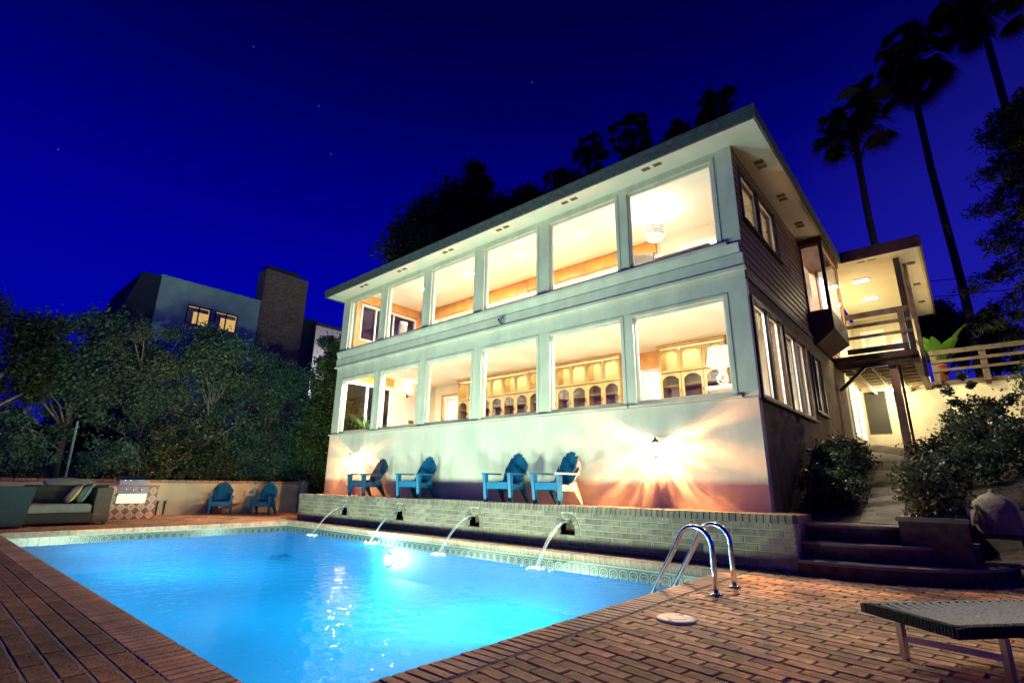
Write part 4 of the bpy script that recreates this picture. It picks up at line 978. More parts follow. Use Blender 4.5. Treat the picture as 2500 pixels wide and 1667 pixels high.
# local: x along the foot edge (foot corner at 0, other corner at -W), y along the length
LW, LL = .56, 1.75
tp = MB(); ns = 28
for k in range(ns):
    y0 = .02+k*(LL-.04)/ns; y1 = y0+(LL-.04)/ns*.52; sag = .018
    n = 6
    for i in range(n):
        u0, u1 = i/n, (i+1)/n; z0, z1 = .268-sag*math.sin(math.pi*u0), .268-sag*math.sin(math.pi*u1)
        tp.add([(-LW*u0, y0, z0), (-LW*u1, y0, z1), (-LW*u1, y1, z1), (-LW*u0, y1, z0), (-LW*u0, (y0+y1)/2, z0+.012), (-LW*u1, (y0+y1)/2, z1+.012)], [(0, 1, 5, 4), (4, 5, 2, 3)])
tp.build('woven_top', 'strap_pale', t)
un = MB().box(-LW+.02, -.02, .03, LL-.03, .226, .236); un.build('sling', 'black_metal', t)
fr = MB(); fr.box(-LW-.02, .02, -.02, .02, .222, .272); fr.box(-LW-.02, .02, LL-.02, LL+.02, .222, .272); fr.box(-.02, .02, .02, LL-.02, .222, .272); fr.box(-LW-.02, -LW+.02, .02, LL-.02, .222, .272)
fr.build('frame', 'black_metal', t)
wr = MB()      # straps wrapped over the foot rail
for k in range(30):
    x0 = -LW+.01+k*LW/30; wr.box(x0, x0+LW/30*.6, -.026, .024, .224, .279)
for k in range(70):
    y0 = .03+k*(LL-.06)/70; wr.box(-.024, .026, y0, y0+.014, .224, .279)
wr.build('strap_wrap', 'wicker', t)
for (x, y) in ((-LW+.12, .10), (-.06, .34), (-LW+.12, LL-.3), (-.06, LL-.3)): MB().beam((x, y, .2), (x-.02, y+.02, 0), .035, .03).build('leg', 'alu', t)
MB().beam((-LW+.11, .11, .11), (-.07, .35, .10), .022, .03).build('stretcher', 'alu', t)
# ------------------------------------------------------------------ steps, planter, garden slope, path
stp = thing('garden_steps', 'curved brick steps rising beside the terrace end', 'steps')
for k, (r_, z1) in enumerate(((1.58, .15), (1.27, .33), (.97, .515))):
    pts = []
    for a_ in np.linspace(R(-100), R(0), 24):
        x, y = .8+r_*math.cos(a_), .55+r_*math.sin(a_)
        if x > TX1+.01: pts.append((x, y))
    poly = [(TX1+.012, .6), (TX1+.012, pts[0][1])]+pts+[(pts[-1][0], .6)]
    MB().prism(poly, -.05 if k == 0 else (.10 if k == 1 else .28), z1-.02, 'z').build('riser', 'brick_dark', stp)
    poly2 = [(TX1+.013, .6), (TX1+.013, pts[0][1]-.012)]+[(.8+(x-.8)*(1+.014/r_), .55+(y-.55)*(1+.014/r_)) for x, y in pts]+[(pts[-1][0]+.012, .6)]
    MB().prism(poly2, z1-.019, z1+.012, 'z').build('tread', 'concrete', stp)
t = thing('planter', 'dark brick planter box at the right of the curved steps', 'planter', (1.72, .05, 0)); MB().box(-.30, .30, -.42, .5, -.02, .60).build('box', 'brick_dark', t); MB().bbox(-.32, .32, -.44, -.24, .601, .645, .008).box(-.32, -.2, -.24, .5, .601, .64).build('cap', 'concrete', t)
t = thing('garden_wall', 'low pinkish retaining wall behind the covered grill', 'wall', (3.3, 1.95, 0)); MB().box(-1.3, 1.6, 0, .2, -.1, .74).build('wall_face', 'stucco', t); MB().box(-1.32, 1.62, -.03, .23, .741, .80).build('cap', 'brick_dark', t)
def gz(x, y):
    z = .50+.152*max(0, y-.1)
    z += .20*max(0, x-1.7)+.03*math.sin(x*2.1+y*1.3)*(1 if y > 1 else 0)
    return min(z, 3.6)
g = MB(); nx, ny = 30, 28; vs = []; fs = []
xs = np.concatenate([np.linspace(.02, 3, 16), np.linspace(3.5, 14, nx-15)]); ys = np.linspace(-.02, 11.9, ny+1)
for x in xs:
    for y in ys: vs.append((x, y, gz(x, y)-(.7 if (x > 1.9 and y < 2.0) else 0)))
for i in range(len(xs)-1):
    for j in range(ny): a_ = i*(ny+1)+j; fs.append((a_, a_+1, a_+ny+2, a_+ny+1))
struct(g.add(vs, fs).build('garden_slope', 'soil'))
pv = MB(); N = 22; pth = []
for i in range(N+1):
    y = .15+i*(7.3-.15)/N; q = i/N; xl = 1.0+(.62-1.0)*q-.03; xr = 1.42+(1.08-1.42)*q
    pth.append((xl, xr, y, gz(1.2, y)+.03))
path = struct(MB().build('path', 'concrete')) if False else None
for i in range(0, N, 2):
    a_, c_ = pth[i], pth[min(i+2, N)]; z0 = a_[3]; z1 = c_[3]
    pv.add([(a_[0], a_[2]+.01, z0), (a_[1], a_[2]+.01, z0), (c_[1], c_[2]-.01, z1), (c_[0], c_[2]-.01, z1), (a_[0], a_[2]+.01, z0-.08), (a_[1], a_[2]+.01, z0-.08), (c_[1], c_[2]-.01, z1-.08), (c_[0], c_[2]-.01, z1-.08)], [(0, 1, 2, 3), (0, 4, 5, 1), (2, 6, 7, 3), (1, 5, 6, 2), (3, 7, 4, 0)])
struct(pv.build('path', 'path_stone'))
pt = MB().add([(-.12, 7.3, gz(1, 7.3)+.035), (1.5, 7.3, gz(1, 7.3)+.035), (1.5, 11.9, 2.30), (-.12, 11.9, 2.30)], [(0, 1, 2, 3)]); struct(pt.build('patio', 'concrete'))
# retaining wall with railing
rw = thing('retaining_wall', 'tall cream retaining wall with timber railing on top at the right', 'wall')
MB().box(-.27, 14, 11.9, 12.15, 0, 3.98).build('wall_face', 'cream_stucco', rw); MB().box(1.72, 14, 11.84, 12.2, 3.981, 4.10).build('cap', 'rail_grey', rw)
for z0, z1 in ((4.85, 4.985), (4.60, 4.69), (4.34, 4.42)): MB().box(1.80, 13.5, 11.62, 11.66, z0, z1).build('rail_board', 'rail_grey', rw)
for x in (1.8, 2.9, 5.2, 7.5, 9.8): MB().box(x, x+.15, 11.661, 11.80, 3.98, 4.97).build('rail_post', 'rail_grey', rw)
for x in (1.8, 2.9, 5.2, 7.5, 9.8): MB().box(x+.01, x+.14, 11.80, 11.90, 3.9, 4.05).build('bracket', 'dark_wood', rw)
f = MB(); casing(f, 'y', 11.9, .0, .5, 2.66, 3.95, .03, .02, 0); scr = f.build('screen_frame', 'dark_frame', rw); MB().box(.0, .5, 11.885, 11.895, 2.66, 3.95).build('screen', 'black_screen', scr)
ug = MB().add([(-40, 12.16, 3.96), (60, 12.16, 3.96), (90, 160, 6.0), (-70, 160, 6.0)], [(0, 1, 2, 3)]); struct(ug.build('upper_ground', 'grass_ground'))
t = thing('garden_kerb', 'short terracotta garden kerb catching light between the shrubs', 'kerb', (1.95, 4.0, gz(1.9, 4.0))); MB().bbox(-.35, .55, -.06, .06, -.2, .10, .01).build('kerb', 'terracotta', t)
# covered grill at the right edge
t = thing('covered_grill', 'round grill under a tan fabric cover standing near the curved steps', 'grill', (2.28, .55, 0))
prof = [(.235, .47), (.24, .50), (.225, .62), (.215, .74), (.19, .82), (.11, .89), (.03, .925), (.03, .94), (.018, .965)]
cv = MB(); nseg = 28; o = 0
for r_, z in prof:
    for k in range(nseg):
        a_ = 2*math.pi*k/nseg; rr = r_*(1+.035*math.sin(a_*5+z*8)*(1 if z < .85 else 0)); cv.v.append((rr*math.cos(a_), rr*math.sin(a_), z+.01*math.sin(a_*3)*(1 if z < .6 else 0)))
for i in range(len(prof)-1):
    for k in range(nseg): cv.f.append((i*nseg+k, i*nseg+(k+1) % nseg, (i+1)*nseg+(k+1) % nseg, (i+1)*nseg+k))
cv.f.append(tuple((len(prof)-1)*nseg+k for k in range(nseg))); cv.build('fabric_cover', 'cover_tan', t, True)
MB().box(-.22, .62, -.20, .20, .42, .46).build('shelf', 'black_metal', t)
for sx, sy in ((-.18, -.16), (.18, -.16), (-.18, .16), (.18, .16)): MB().beam((sx, sy, .42), (sx*1.2, sy*1.2, .0), .03).build('leg', 'black_metal', t)
MB().box(-.2, .2, -.17, .17, .12, .15).build('lower_shelf', 'black_metal', t)
MB().lathe([(.09, -.02), (.09, .02)], 18, M=Matrix.Translation((.25, -.2, .09)) @ Matrix.Rotation(R(90), 4, 'X')).build('wheel', 'black_metal', t)
# ------------------------------------------------------------------ left side: low wall, barbecue, sofa, table
lwall = thing('low_wall', 'low stucco garden wall with brick cap behind two blue chairs', 'wall', (-15.05, 0, 0))
MB().box(-.2, 0, -9.5, .92, -.1, .86).build('wall_face', 'cream_stucco', lwall)
cpb = block_mesh(.26, .205, .075, 'brick_coping', .006)
for k in range(49): link('brick', cpb, lwall, (-.1, .82-k*.215, .90))
t = thing('wall_pier', 'short pale pier at the end of the low wall', 'pier', (-15.0, 1.05, 0)); MB().box(-.15, .15, -.1, .12, -.1, .93).build('shaft', 'stucco', t); MB().box(-.18, .18, -.13, .15, .931, .98).build('cap', 'brick_coping', t)
t = thing('side_garden_wall', 'plain stucco wall running behind the end of the terrace', 'wall', (-15.3, 3.4, 0)); MB().box(-.1, .1, -2.2, 5, -.1, 1.05).build('wall_face', 'stucco', t); MB().box(-.13, .13, -2.2, 5, 1.051, 1.1).build('cap', 'brick_dark', t)
bb = thing('barbecue_counter', 'barbecue counter faced with ringed terracotta tiles', 'counter', (-13.60, -4.05, 0))
MB().box(-1.3, -.012, -.53, .50, -.02, .765).build('core', 'mortar', bb); MB().bbox(-1.32, .02, -.55, .52, .766, .80, .006).build('countertop', 'bbq_tile', bb)
tm_ = block_mesh(.198, .012, .186, 'bbq_tile', .002)
for r_ in range(4):
    for k in range(5): link('tile', tm_, bb, (-.006, -.42+k*.205, .095+r_*.191), (0, 0, R(90)))
    for k in range(3): link('tile', tm_, bb, (-.13-k*.205, .506, .095+r_*.191)); link('tile', tm_, bb, (-.13-k*.205, -.536, .095+r_*.191))
gr = thing('gas_grill', 'stainless steel gas grill with three knobs built into the tiled counter', 'grill', (-13.60, -4.08, .80))
MB().prism([(-.45, .0), (-.45, .12), (-.32, .20), (-.08, .20), (-.02, .13), (-.02, 0)], -.31, .30, 'y').build('lid', 'steel_brushed', gr) if False else None
hd = MB(); hd.add([(-.02, -.30, .0), (-.02, .30, .0), (-.05, .30, .13), (-.05, -.30, .13), (-.14, -.29, .20), (-.14, .29, .20), (-.40, .28, .22), (-.40, -.28, .22), (-.5, .30, 0), (-.5, -.30, 0)], [(0, 1, 2, 3), (3, 2, 5, 4), (4, 5, 6, 7), (7, 6, 8, 9), (0, 3, 4, 7, 9), (1, 8, 6, 5, 2)]); hd.build('hood', 'steel_brushed', gr)
MB().tube([(.02, -.26, .12), (.04, -.22, .12), (.04, .22, .12), (.02, .26, .12)], .014, 10).build('hood_handle', 'steel', gr, True)
pn = MB().add([(.0, -.31, -.005), (.0, .31, -.005), (.06, .31, -.20), (.06, -.31, -.20), (-.02, -.31, -.005), (-.02, .31, -.005), (-.02, .31, -.2), (-.02, -.31, -.2)], [(0, 1, 2, 3), (4, 7, 6, 5), (0, 3, 7, 4), (1, 5, 6, 2), (0, 4, 5, 1), (3, 2, 6, 7)]); pn.build('control_panel', 'steel_brushed', gr)
for k in range(3): MB().lathe([(.03, 0), (.028, .03), (.01, .035)], 14, M=Matrix.Translation((.034, -.17+k*.16, -.10)) @ Matrix.Rotation(R(90), 4, 'Y')).build('knob', 'steel', gr, True)
MB().add([(.062, -.31, -.205), (.062, .29, -.205), (.075, .27, -.42), (.075, -.33, -.42), (.01, -.31, -.205), (.01, .29, -.205), (.01, .27, -.42), (.01, -.33, -.42)], [(0, 1, 2, 3), (4, 7, 6, 5), (0, 3, 7, 4), (1, 5, 6, 2), (0, 4, 5, 1), (3, 2, 6, 7)]).build('access_door', 'steel_brushed', gr)
MB().tube([(-.25, .1, .22), (-.25, .1, .30), (-.2, .14, .33)], .012, 8).build('vent_pipe', 'black_metal', gr)
for k, y in enumerate((-3.11, -2.93)):
    t = thing('garden_tap', 'dark garden tap pipe on the low wall, %s' % ('nearer the barbecue', 'nearer the blue chairs')[k], 'tap', (-15.02, y, 0), group='tap pipes on the low wall')
    MB().tube([(0, 0, -.0), (0, 0, .36)], .014, 8).build('pipe', 'black_metal', t); MB().tube([(0, 0, .33), (.07, 0, .34), (.08, 0, .30)], .012, 8).build('spigot', 'brass', t); MB().lathe([(.03, .36), (.03, .38)], 10).build('handle', 'brass', t)
t = thing('mosaic_table', 'round patterned table top tilted on a pedestal beside the barbecue', 'table', (-13.45, -5.35, 0))
MB().lathe([(.22, 0), (.20, .03), (.05, .08), (.04, .5), (.10, .72), (.14, .76)], 18).build('pedestal', 'concrete', t, True)
MB().lathe([(.005, .02), (.42, .0), (.47, -.015), (.47, -.035), (.2, -.05)], 36, M=Matrix.Translation((0, 0, .86)) @ Matrix.Rotation(R(13), 4, 'Y')).build('top', 'table_mosaic', t, True)
so = thing('wicker_sofa', 'dark wicker garden sofa with tan and teal cushions by the pool', 'sofa', (-12.45, -5.55, 0))
MB().bbox(-.5, .42, -.62, .45, .06, .26, .02).build('base', 'wicker', so); MB().bbox(-.44, .36, -.58, .42, .261, .43, .04).build('seat_cushion', 'cushion_grey', so)
MB().bbox(-.62, -.46, -.62, .45, .06, .80, .02).build('back', 'wicker', so)
ar = MB(); ar.prism([(-.55, .05), (.38, .05), (.42, .2), (.34, .42), (.40, .70), (.38, .755), (-.55, .755)], .46, .74, 'y'); ar.build('arm', 'wicker_tan', so)
for nm, m_, y, tilt in (('tan_cushion', 'cushion_tan', .10, 26), ('teal_cushion', 'cushion_teal', .28, 22)):
    c = MB(); n = 8
    for (zz) in (0,):
        vs = []
        for sgn in (-1, 1):
            for i in range(n+1):
                for j in range(n+1):
                    u, v = -1+2*i/n, -1+2*j/n; th = .075*(1-u**4)*(1-v**4)+.006; vs.append((u*.24, sgn*th, v*.21))
        o = (n+1)**2; fs = []
        for i in range(n):
            for j in range(n): a_ = i*(n+1)+j; fs += [(a_, a_+1, a_+n+2, a_+n+1), (o+a_, o+a_+n+1, o+a_+n+2, o+a_+1)]
        c.add(vs, fs)
    c.build(nm, m_, so, True, loc=(.10, y, .64), rot=(R(-tilt), 0, 0))
for sx, sy in ((-.5, -.55), (.36, -.55), (-.5, .68), (.34, .68)): MB().box(sx-.03, sx+.03, sy-.03, sy+.03, 0, .06).build('foot', 'black_metal', so)
ac = thing('wicker_armchair', 'teal back of a wicker armchair at the left edge of the deck', 'armchair', (-12.1, -6.55, 0))
bk_ = MB(); bk_.add([(-.4, -.5, .03), (.32, -.5, .03), (.32, .34, .03), (-.4, .34, .03), (-.42, -.5, .78), (.36, -.5, .79), (.36, .43, .77), (-.42, .43, .77)], [(0, 3, 2, 1), (4, 5, 6, 7), (0, 1, 5, 4), (1, 2, 6, 5), (2, 3, 7, 6), (3, 0, 4, 7)]); bk_.build('shell', 'wicker_teal', ac)
sl = MB()
for k in range(24): sl.box(.345, .352, -.5, .36+.003*k, .06+k*.029, .076+k*.029)
sl.build('weave', 'wicker_teal', ac)
for sx, sy in ((-.36, -.45), (.28, -.45), (-.36, .28), (.28, .28)): MB().box(sx-.03, sx+.03, sy-.03, sy+.03, 0, .03).build('foot', 'black_metal', ac)
t = thing('bamboo_pole', 'thin pale pole standing in the planting behind the sofa', 'pole', (-15.5, -5.15, 0)); MB().tube([(0, 0, 0), (0, .0, 1.2), (.0, -.02, 2.4)], [.035, .032, .028], 8).build('shaft', 'cushion_teal', t)
# ------------------------------------------------------------------ vegetation
def leaf_cloud(crowns, n, size, clumps, squash=.8, sig=.17, asp=.55):
    """many small leaf faces gathered in clumps through the crown's volume"""
    tot = sum(c[3]*c[4]*c[5] for c in crowns); V = []; cl = []
    for (cx, cyy, cz, rx, ry, rz) in crowns:
        share = rx*ry*rz/tot; k = max(3, int(clumps*share)); m = int(n*share)
        d = RNG.normal(size=(k, 3)); d /= np.linalg.norm(d, axis=1)[:, None]; rr = RNG.random(k)**.33*(.80+.28*RNG.random(k))
        cc = d*rr[:, None]*np.array([rx, ry, rz])+np.array([cx, cyy, cz]); cl += [tuple(q) for q in cc]
        wts = RNG.random(k)+.3; idx = RNG.choice(k, m, p=wts/wts.sum()); s = sig*(rx*ry*rz)**(1/3)*(.6+.9*RNG.random(k))
        V.append(cc[idx]+RNG.normal(size=(m, 3))*s[idx][:, None]*np.array([1, 1, squash]))
    P = np.concatenate(V); m = len(P)
    a = RNG.normal(size=(m, 3)); a /= np.linalg.norm(a, axis=1)[:, None]; b = np.cross(a, RNG.normal(size=(m, 3))); b /= np.linalg.norm(b, axis=1)[:, None]
    s = (size*(.55+.9*RNG.random(m)))[:, None]
    q = np.stack([P-a*s*.5, P+b*s*asp*.5, P+a*s*.5, P-b*s*asp*.5], 1).reshape(-1, 3)
    return q, cl
def leaf_mesh(q, material):
    n = len(q)//4; me = bpy.data.meshes.new('leaves'); me.vertices.add(len(q)); me.vertices.foreach_set('co', q.astype(np.float32).ravel())
    me.loops.add(4*n); me.loops.foreach_set('vertex_index', np.arange(4*n, dtype=np.int32)); me.polygons.add(n)
    me.polygons.foreach_set('loop_start', np.arange(0, 4*n, 4, dtype=np.int32)); me.polygons.foreach_set('loop_total', np.full(n, 4, dtype=np.int32))
    me.update(); me.validate(); me.materials.append(MATS[material]); return me
def tree(name, label, base, crowns, n, size, lm, clumps=60, tr=.12, bark='bark', group=None, limbs=14, cat='tree', stems=1, sig=.135, part='crown', asp=.55):
    t = thing(name, label, cat, base, 0, group)
    q, cl = leaf_cloud(crowns, n, size, clumps, sig=sig, asp=asp); link(part, leaf_mesh(q, lm), t)
    b = MB(); c0 = crowns[0]; top = Vector((c0[0], c0[1], c0[2])); 
    for s in range(stems):
        off = Vector((random.uniform(-.1, .1), random.uniform(-.1, .1), 0))*(stems > 1)
        b.tube([off, off*1.5+Vector((c0[0]*.25, c0[1]*.25, c0[2]*.35)), off*2+Vector((c0[0]*.7, c0[1]*.7, c0[2]*.7)), top+off*2], [tr, tr*.8, tr*.6, tr*.3], 7)
    random.shuffle(cl)
    for c in cl[:limbs]:
        st = Vector((c0[0]*.6, c0[1]*.6, min(c[2]*.6, c0[2]*.75))); e_ = Vector(c); mid = (st+e_)/2+Vector((random.uniform(-.15, .15), random.uniform(-.15, .15), .1))
        b.tube([st, mid, e_], [tr*.4, tr*.25, tr*.08], 5, False)
    b.build('trunk' if cat == 'tree' else 'stems', bark, t, True)
    return t
G1 = 'trees behind the low garden wall'
def hz(x): return -.15+.62*min(5, max(0, (-15.4-x)/2.2))
tree('oak_tree', 'spreading oak with bent pale limb at the far left edge', (-17.4, -7.4, hz(-17.4)), [(0, .1, 4.4, 1.5, 1.7, 1.4), (.3, 1.1, 3.3, 1.1, 1.1, .9), (0, -.8, 2.6, 1.2, 1.2, 1.1)], 22000, .10, 'leaf_dark', 70, .16, 'bark_pale', G1)
tree('garden_tree', 'leafy tree left of the neighbour house, behind the sofa', (-18.2, -5.0, hz(-18.2)), [(0, 0, 4.1, 1.4, 1.4, 1.6), (.4, -.6, 2.2, 1.2, 1.3, 1.2)], 24000, .11, 'leaf_tree', 60, .11, 'bark_pale', G1, 22)
tree('garden_tree', 'leafy tree directly below the neighbour house roof edge', (-17.9, -3.2, hz(-17.9)), [(0, 0, 3.9, 1.4, 1.3, 1.7), (.5, .2, 1.9, 1.2, 1.3, 1.2)], 36000, .075, 'leaf_tree2', 80, .11, 'bark_pale', G1, 24, sig=.12)
tree('garden_tree', 'bushy tree below the lit neighbour windows', (-17.5, -1.3, hz(-17.5)), [(0, 0, 4.2, 1.4, 1.35, 1.6), (.5, .1, 2.0, 1.2, 1.2, 1.1)], 26000, .10, 'leaf_tree2', 70, .11, 'bark_pale', G1, 20, sig=.15)
tree('garden_tree', 'tree with greyer leaves in front of the brick chimney', (-17.0, .35, hz(-17.0)), [(0, 0, 4.1, 1.2, 1.15, 1.35), (.4, .2, 2.1, 1.1, 1.2, 1.1)], 34000, .07, 'leaf_tree', 80, .10, 'bark', G1, 20, sig=.12)
tree('cypress_tree', 'tall feathery cypress against the left corner of the house', (-14.4, 1.75, 0), [(-.2, 0, 2.2, .95, .95, 2.1), (0, .1, 4.6, .75, .75, 1.9), (.1, .2, 6.2, .45, .45, 1.1)], 30000, .13, 'leaf_cypress', 110, .13, 'bark', None, sig=.14, asp=.3)
tree('juniper_tree', 'dark pointed juniper between the chimney and the cypress', (-16.0, 1.75, 0), [(0, .1, 2.4, 1.1, 1.0, 2.2), (.1, .3, 5.2, .8, .75, 1.9), (.2, .6, 6.9, .4, .45, .9)], 30000, .12, 'leaf_tree', 70, .12, 'bark', None, sig=.14, asp=.35)
G2 = 'shrubs behind the low garden wall'
SHR = (('broad shrub behind the sofa', -15.9, -6.2, .9, 1.3), ('round shrub right behind the steel grill', -15.8, -4.2, .8, 1.35), ('twiggy shrub left of the nearer blue chair', -15.8, -2.9, .75, 1.5), ('green shrub directly behind the nearer blue chair', -15.8, -1.7, .75, 1.4), ('dark shrub behind the farther blue chair', -15.9, -.4, .8, 1.5), ('dark shrub at the right end of the low wall', -15.8, .8, .75, 1.3))
for lb, x, y, r_, h in SHR:
    tree('shrub', lb, (x, y, -.1), [(0, 0, h, r_*.8, r_, h*.75)], 8000, .075, 'leaf_shrub' if 'green' in lb or 'twiggy' in lb else 'leaf_tree', 45, .05, 'bark_pale' if 'twiggy' in lb else 'bark', G2, 10, 'shrub', 4, part='foliage')
t = thing('bamboo_plant', 'pale green bamboo sprays rising behind the farther blue chair', 'plant', (-15.45, -.85, 0), group=None)
blades(34, .7, .05, 1.0, (0, 0, .75), 1.05).build('leaves', 'leaf_hedge', t); MB().tube([(0, 0, 0), (.02, 0, .8)], .02, 6).tube([(.05, .05, 0), (.03, .06, .9)], .018, 6).build('stems', 'bark_pale', t)
# dark trees behind the roof
G3 = 'dark trees behind the roof'
tree('evergreen_tree', 'big dark evergreen rising behind the left half of the roof', (-15.6, 7.4, -.1), [(0, 0, 12.6, 2.2, 2.2, 2.9), (1.1, .4, 14.9, 1.3, 1.3, 1.9), (-1.7, -1.0, 11.8, 1.3, 1.4, 2.4), (1.9, 1.2, 13.0, 1.7, 1.7, 2.2)], 46000, .22, 'leaf_dark', 120, .3, 'bark', G3, sig=.16, asp=.45)
tree('evergreen_tree', 'lower dark evergreen right of the big one behind the roof', (-12.5, 11.2, -.1), [(0, 0, 13.6, 2.0, 2.0, 2.2), (2.2, 1.3, 14.2, 2.0, 2.0, 1.7), (.6, .8, 15.5, 1.6, 1.6, 1.3), (-.9, -.2, 15.1, 1.5, 1.5, 1.4), (2.0, 1.7, 16.0, 1.3, 1.3, 1.1), (-1, -.5, 12.8, 2.2, 2.2, 2.4)], 64000, .22, 'leaf_dark', 100, .3, 'bark', G3, sig=.16, asp=.45)
# fan palms
def palm_head(n, R_, seed):
    random.seed(seed); b = MB(); dry = MB()
    for k in range(n):
        el = math.asin(random.uniform(-.6, .97)); az = random.uniform(0, 6.283); d = Vector((math.cos(az)*math.cos(el), math.sin(az)*math.cos(el), math.sin(el)))
        L_ = R_*(random.uniform(.5, .85) if k % 2 else random.uniform(.12, .5)); base = d*.08; tip = d*L_+Vector((0, 0, -.12*L_*(1-math.sin(el))))
        tgt = dry if el < -.45 else b
        tgt.tube([base, tip], [.03, .018], 4, False); sd = d.cross(Vector((0, 0, 1)))
        sd = sd.normalized() if sd.length > .05 else Vector((1, 0, 0)); up = sd.cross(d).normalized(); fr = R_*random.uniform(.38, .58)
        nb = 23; droop = random.uniform(.35, 1.0)
        for i in range(nb):
            a_ = (-1+2*i/(nb-1))*R(78); dd = (d*math.cos(a_)+sd*math.sin(a_)).normalized(); w_ = fr*.034; pp = dd.cross(up).normalized()
            p1 = tip+dd*fr*.55-Vector((0, 0, .06*fr)); p2 = tip+dd*fr*(1-.15*abs(math.sin(a_)))-Vector((0, 0, droop*fr*.6))
            tgt.add([tip-pp*w_*.25, tip+pp*w_*.25, p1+pp*w_, p1-pp*w_, p2], [(0, 1, 2, 3), (3, 2, 4)])
    return b, dry
def palm(label, x, y, z0, ztop, R_, tr, n, seed, group):
    t = thing('fan_palm', label, 'palm', (x, y, z0), 0, group); h = ztop-z0; rr = random.uniform
    b, dry = palm_head(n, R_, seed); b.build('crown', 'leaf_palm', t, loc=(0, 0, h))
    for k in range(110):
        a_ = random.uniform(0, 6.283); q = random.uniform(.05, 1.0); r0 = tr*1.2+R_*.10*(1.2-q); zz = -q*R_*.95
        dry.add([(r0*math.cos(a_-.12), r0*math.sin(a_-.12), zz), (r0*math.cos(a_+.12), r0*math.sin(a_+.12), zz), (r0*1.5*math.cos(a_), r0*1.5*math.sin(a_), zz-R_*.3)], [(0, 1, 2)])
    dry.build('dry_skirt', 'leaf_dry', t, loc=(0, 0, h))
    MB().tube([(0, 0, 0), (.05, .0, h*.3), (-.04, .03, h*.65), (0, 0, h)], [tr*1.5, tr*1.1, tr, tr*.9], 10).build('trunk', 'palm_bark', t, True)
G4 = 'tall palms right of the house'
palm('tall palm standing just behind the porch roof, shortest of the three', .80, 15.63, 3.9, 16.0, 1.55, .125, 64, 3, G4)
palm('tall palm with long curved looking trunk right of the porch', 3.05, 16.7, 3.9, 18.6, 1.55, .125, 64, 4, G4)
palm('tallest palm cut off by the top right corner of the photo', 5.45, 16.0, 3.9, 19.5, 1.7, .125, 64, 5, G4)
G5 = 'distant palms above the roof line'
for i, (lb, px, py, pz, r_) in enumerate((('distant palm head, leftmost above the roof', -11.65, 14.4, 19.8, 1.35), ('distant palm head, second above the roof, fuller and higher', -9.5, 15.9, 20.7, 1.55), ('distant palm head highest above the right end of the roof', -5.6, 18.7, 22.4, 1.5), ('distant palm tip barely clearing the roof', -7.3, 17.2, 20.4, 1.2), ('low distant palm beside the dark evergreen', -12.9, 13.4, 18.0, 1.2))):
    palm(lb, px, py, -.1, pz, r_*.9, .10, 40, 20+i, G5)
# conifer and round trees at the right
t = thing('conifer_tree', 'large black conifer with drooping boughs at the right edge', 'tree', (5.35, 13.3, 3.95))
bq = []; 
for k in range(80):
    h = .9+k*.105; az = k*2.4; L_ = 2.3*min(1, (h+.4)/2.6)*(1-max(0, h-3.5)/9)*random.uniform(.8, 1.15)
    for s in range(70):
        q = random.uniform(.15, 1); c = np.array([math.cos(az)*L_*q, math.sin(az)*L_*q, h-.25*L_*q*q]); c = c+RNG.normal(size=3)*np.array([.16, .16, .07])
        for e_ in range(4):
            a_ = RNG.normal(size=3); a_ /= np.linalg.norm(a_); bb_ = np.cross(a_, RNG.normal(size=3)); bb_ /= np.linalg.norm(bb_); sz = .26; c2 = c+RNG.normal(size=3)*.07
            bq += [c2-a_*sz/2, c2+bb_*sz*.09, c2+a_*sz/2, c2-bb_*sz*.09]
link('crown', leaf_mesh(np.array(bq), 'leaf_conifer'), t); MB().tube([(0, 0, 0), (0, 0, 9)], [.28, .05], 8).build('trunk', 'bark', t, True)
for lb, x, y, r_ in (('round dark tree behind the upper railing, left of the long palm trunk', 1.7, 29.6, 1.9), ('round dark tree behind the upper railing, right of the long palm trunk', 4.3, 31.8, 1.9)):
    tree('round_tree', lb, (x, y, 4.2), [(0, 0, 6.0, r_, r_, r_*.75), (0, 0, 4.6, r_*.9, r_*.9, r_*.7)], 9000, .26, 'leaf_dark', 60, .2, 'bark', 'round trees beyond the railing')
# garden shrubs on the right
G6 = 'shrubs on the garden slope'
def shrub(lb, x, y, crowns, n, size, lm='leaf_shrub', stems=5, tr=.018, clumps=34, sig=.2): return tree('garden_shrub', lb, (x, y, gz(x, y)-.03), crowns, n, size, lm, clumps, tr, 'bark', G6, 12, 'shrub', stems, sig=sig, part='foliage')
s1 = tree('flowering_shrub', 'speckled flowering shrub growing from the brick planter', (1.72, .15, .55), [(0, 0, .42, .28, .34, .36)], 3200, .055, 'leaf_shrub', 40, .016, 'bark', None, 12, 'shrub', 5, part='foliage', sig=.2)
fb = MB()
for k in range(9):
    a_ = random.uniform(0, 6.28); r_ = random.uniform(.15, .33); fb.lathe([(.004, -.008), (.02, 0), (.012, .012), (.002, .014)], 7, (r_*math.cos(a_), r_*math.sin(a_), .42+random.uniform(-.25, .33)))
fb.build('blossoms', 'cloth_white', s1, True)
shrub('tall airy shrub in front of the cream retaining wall', 2.4, 4.4, [(0, 0, .75, .6, .55, .45), (.1, .1, 1.25, .4, .4, .32), (-.1, 0, 1.6, .28, .2, .3)], 6500, .065, clumps=60, sig=.16)
shrub('dark low shrub right of the path foot', 2.05, 2.6, [(0, 0, .32, .5, .45, .28)], 3200, .06, 'leaf_dark')
shrub('dark low shrub beside the porch post', 1.75, 5.9, [(0, 0, .35, .6, .5, .3)], 3000, .07, 'leaf_dark')
shrub('broad dark shrub above the garden kerb', 2.9, 3.4, [(0, 0, .4, .7, .6, .4)], 4200, .07, 'leaf_dark')
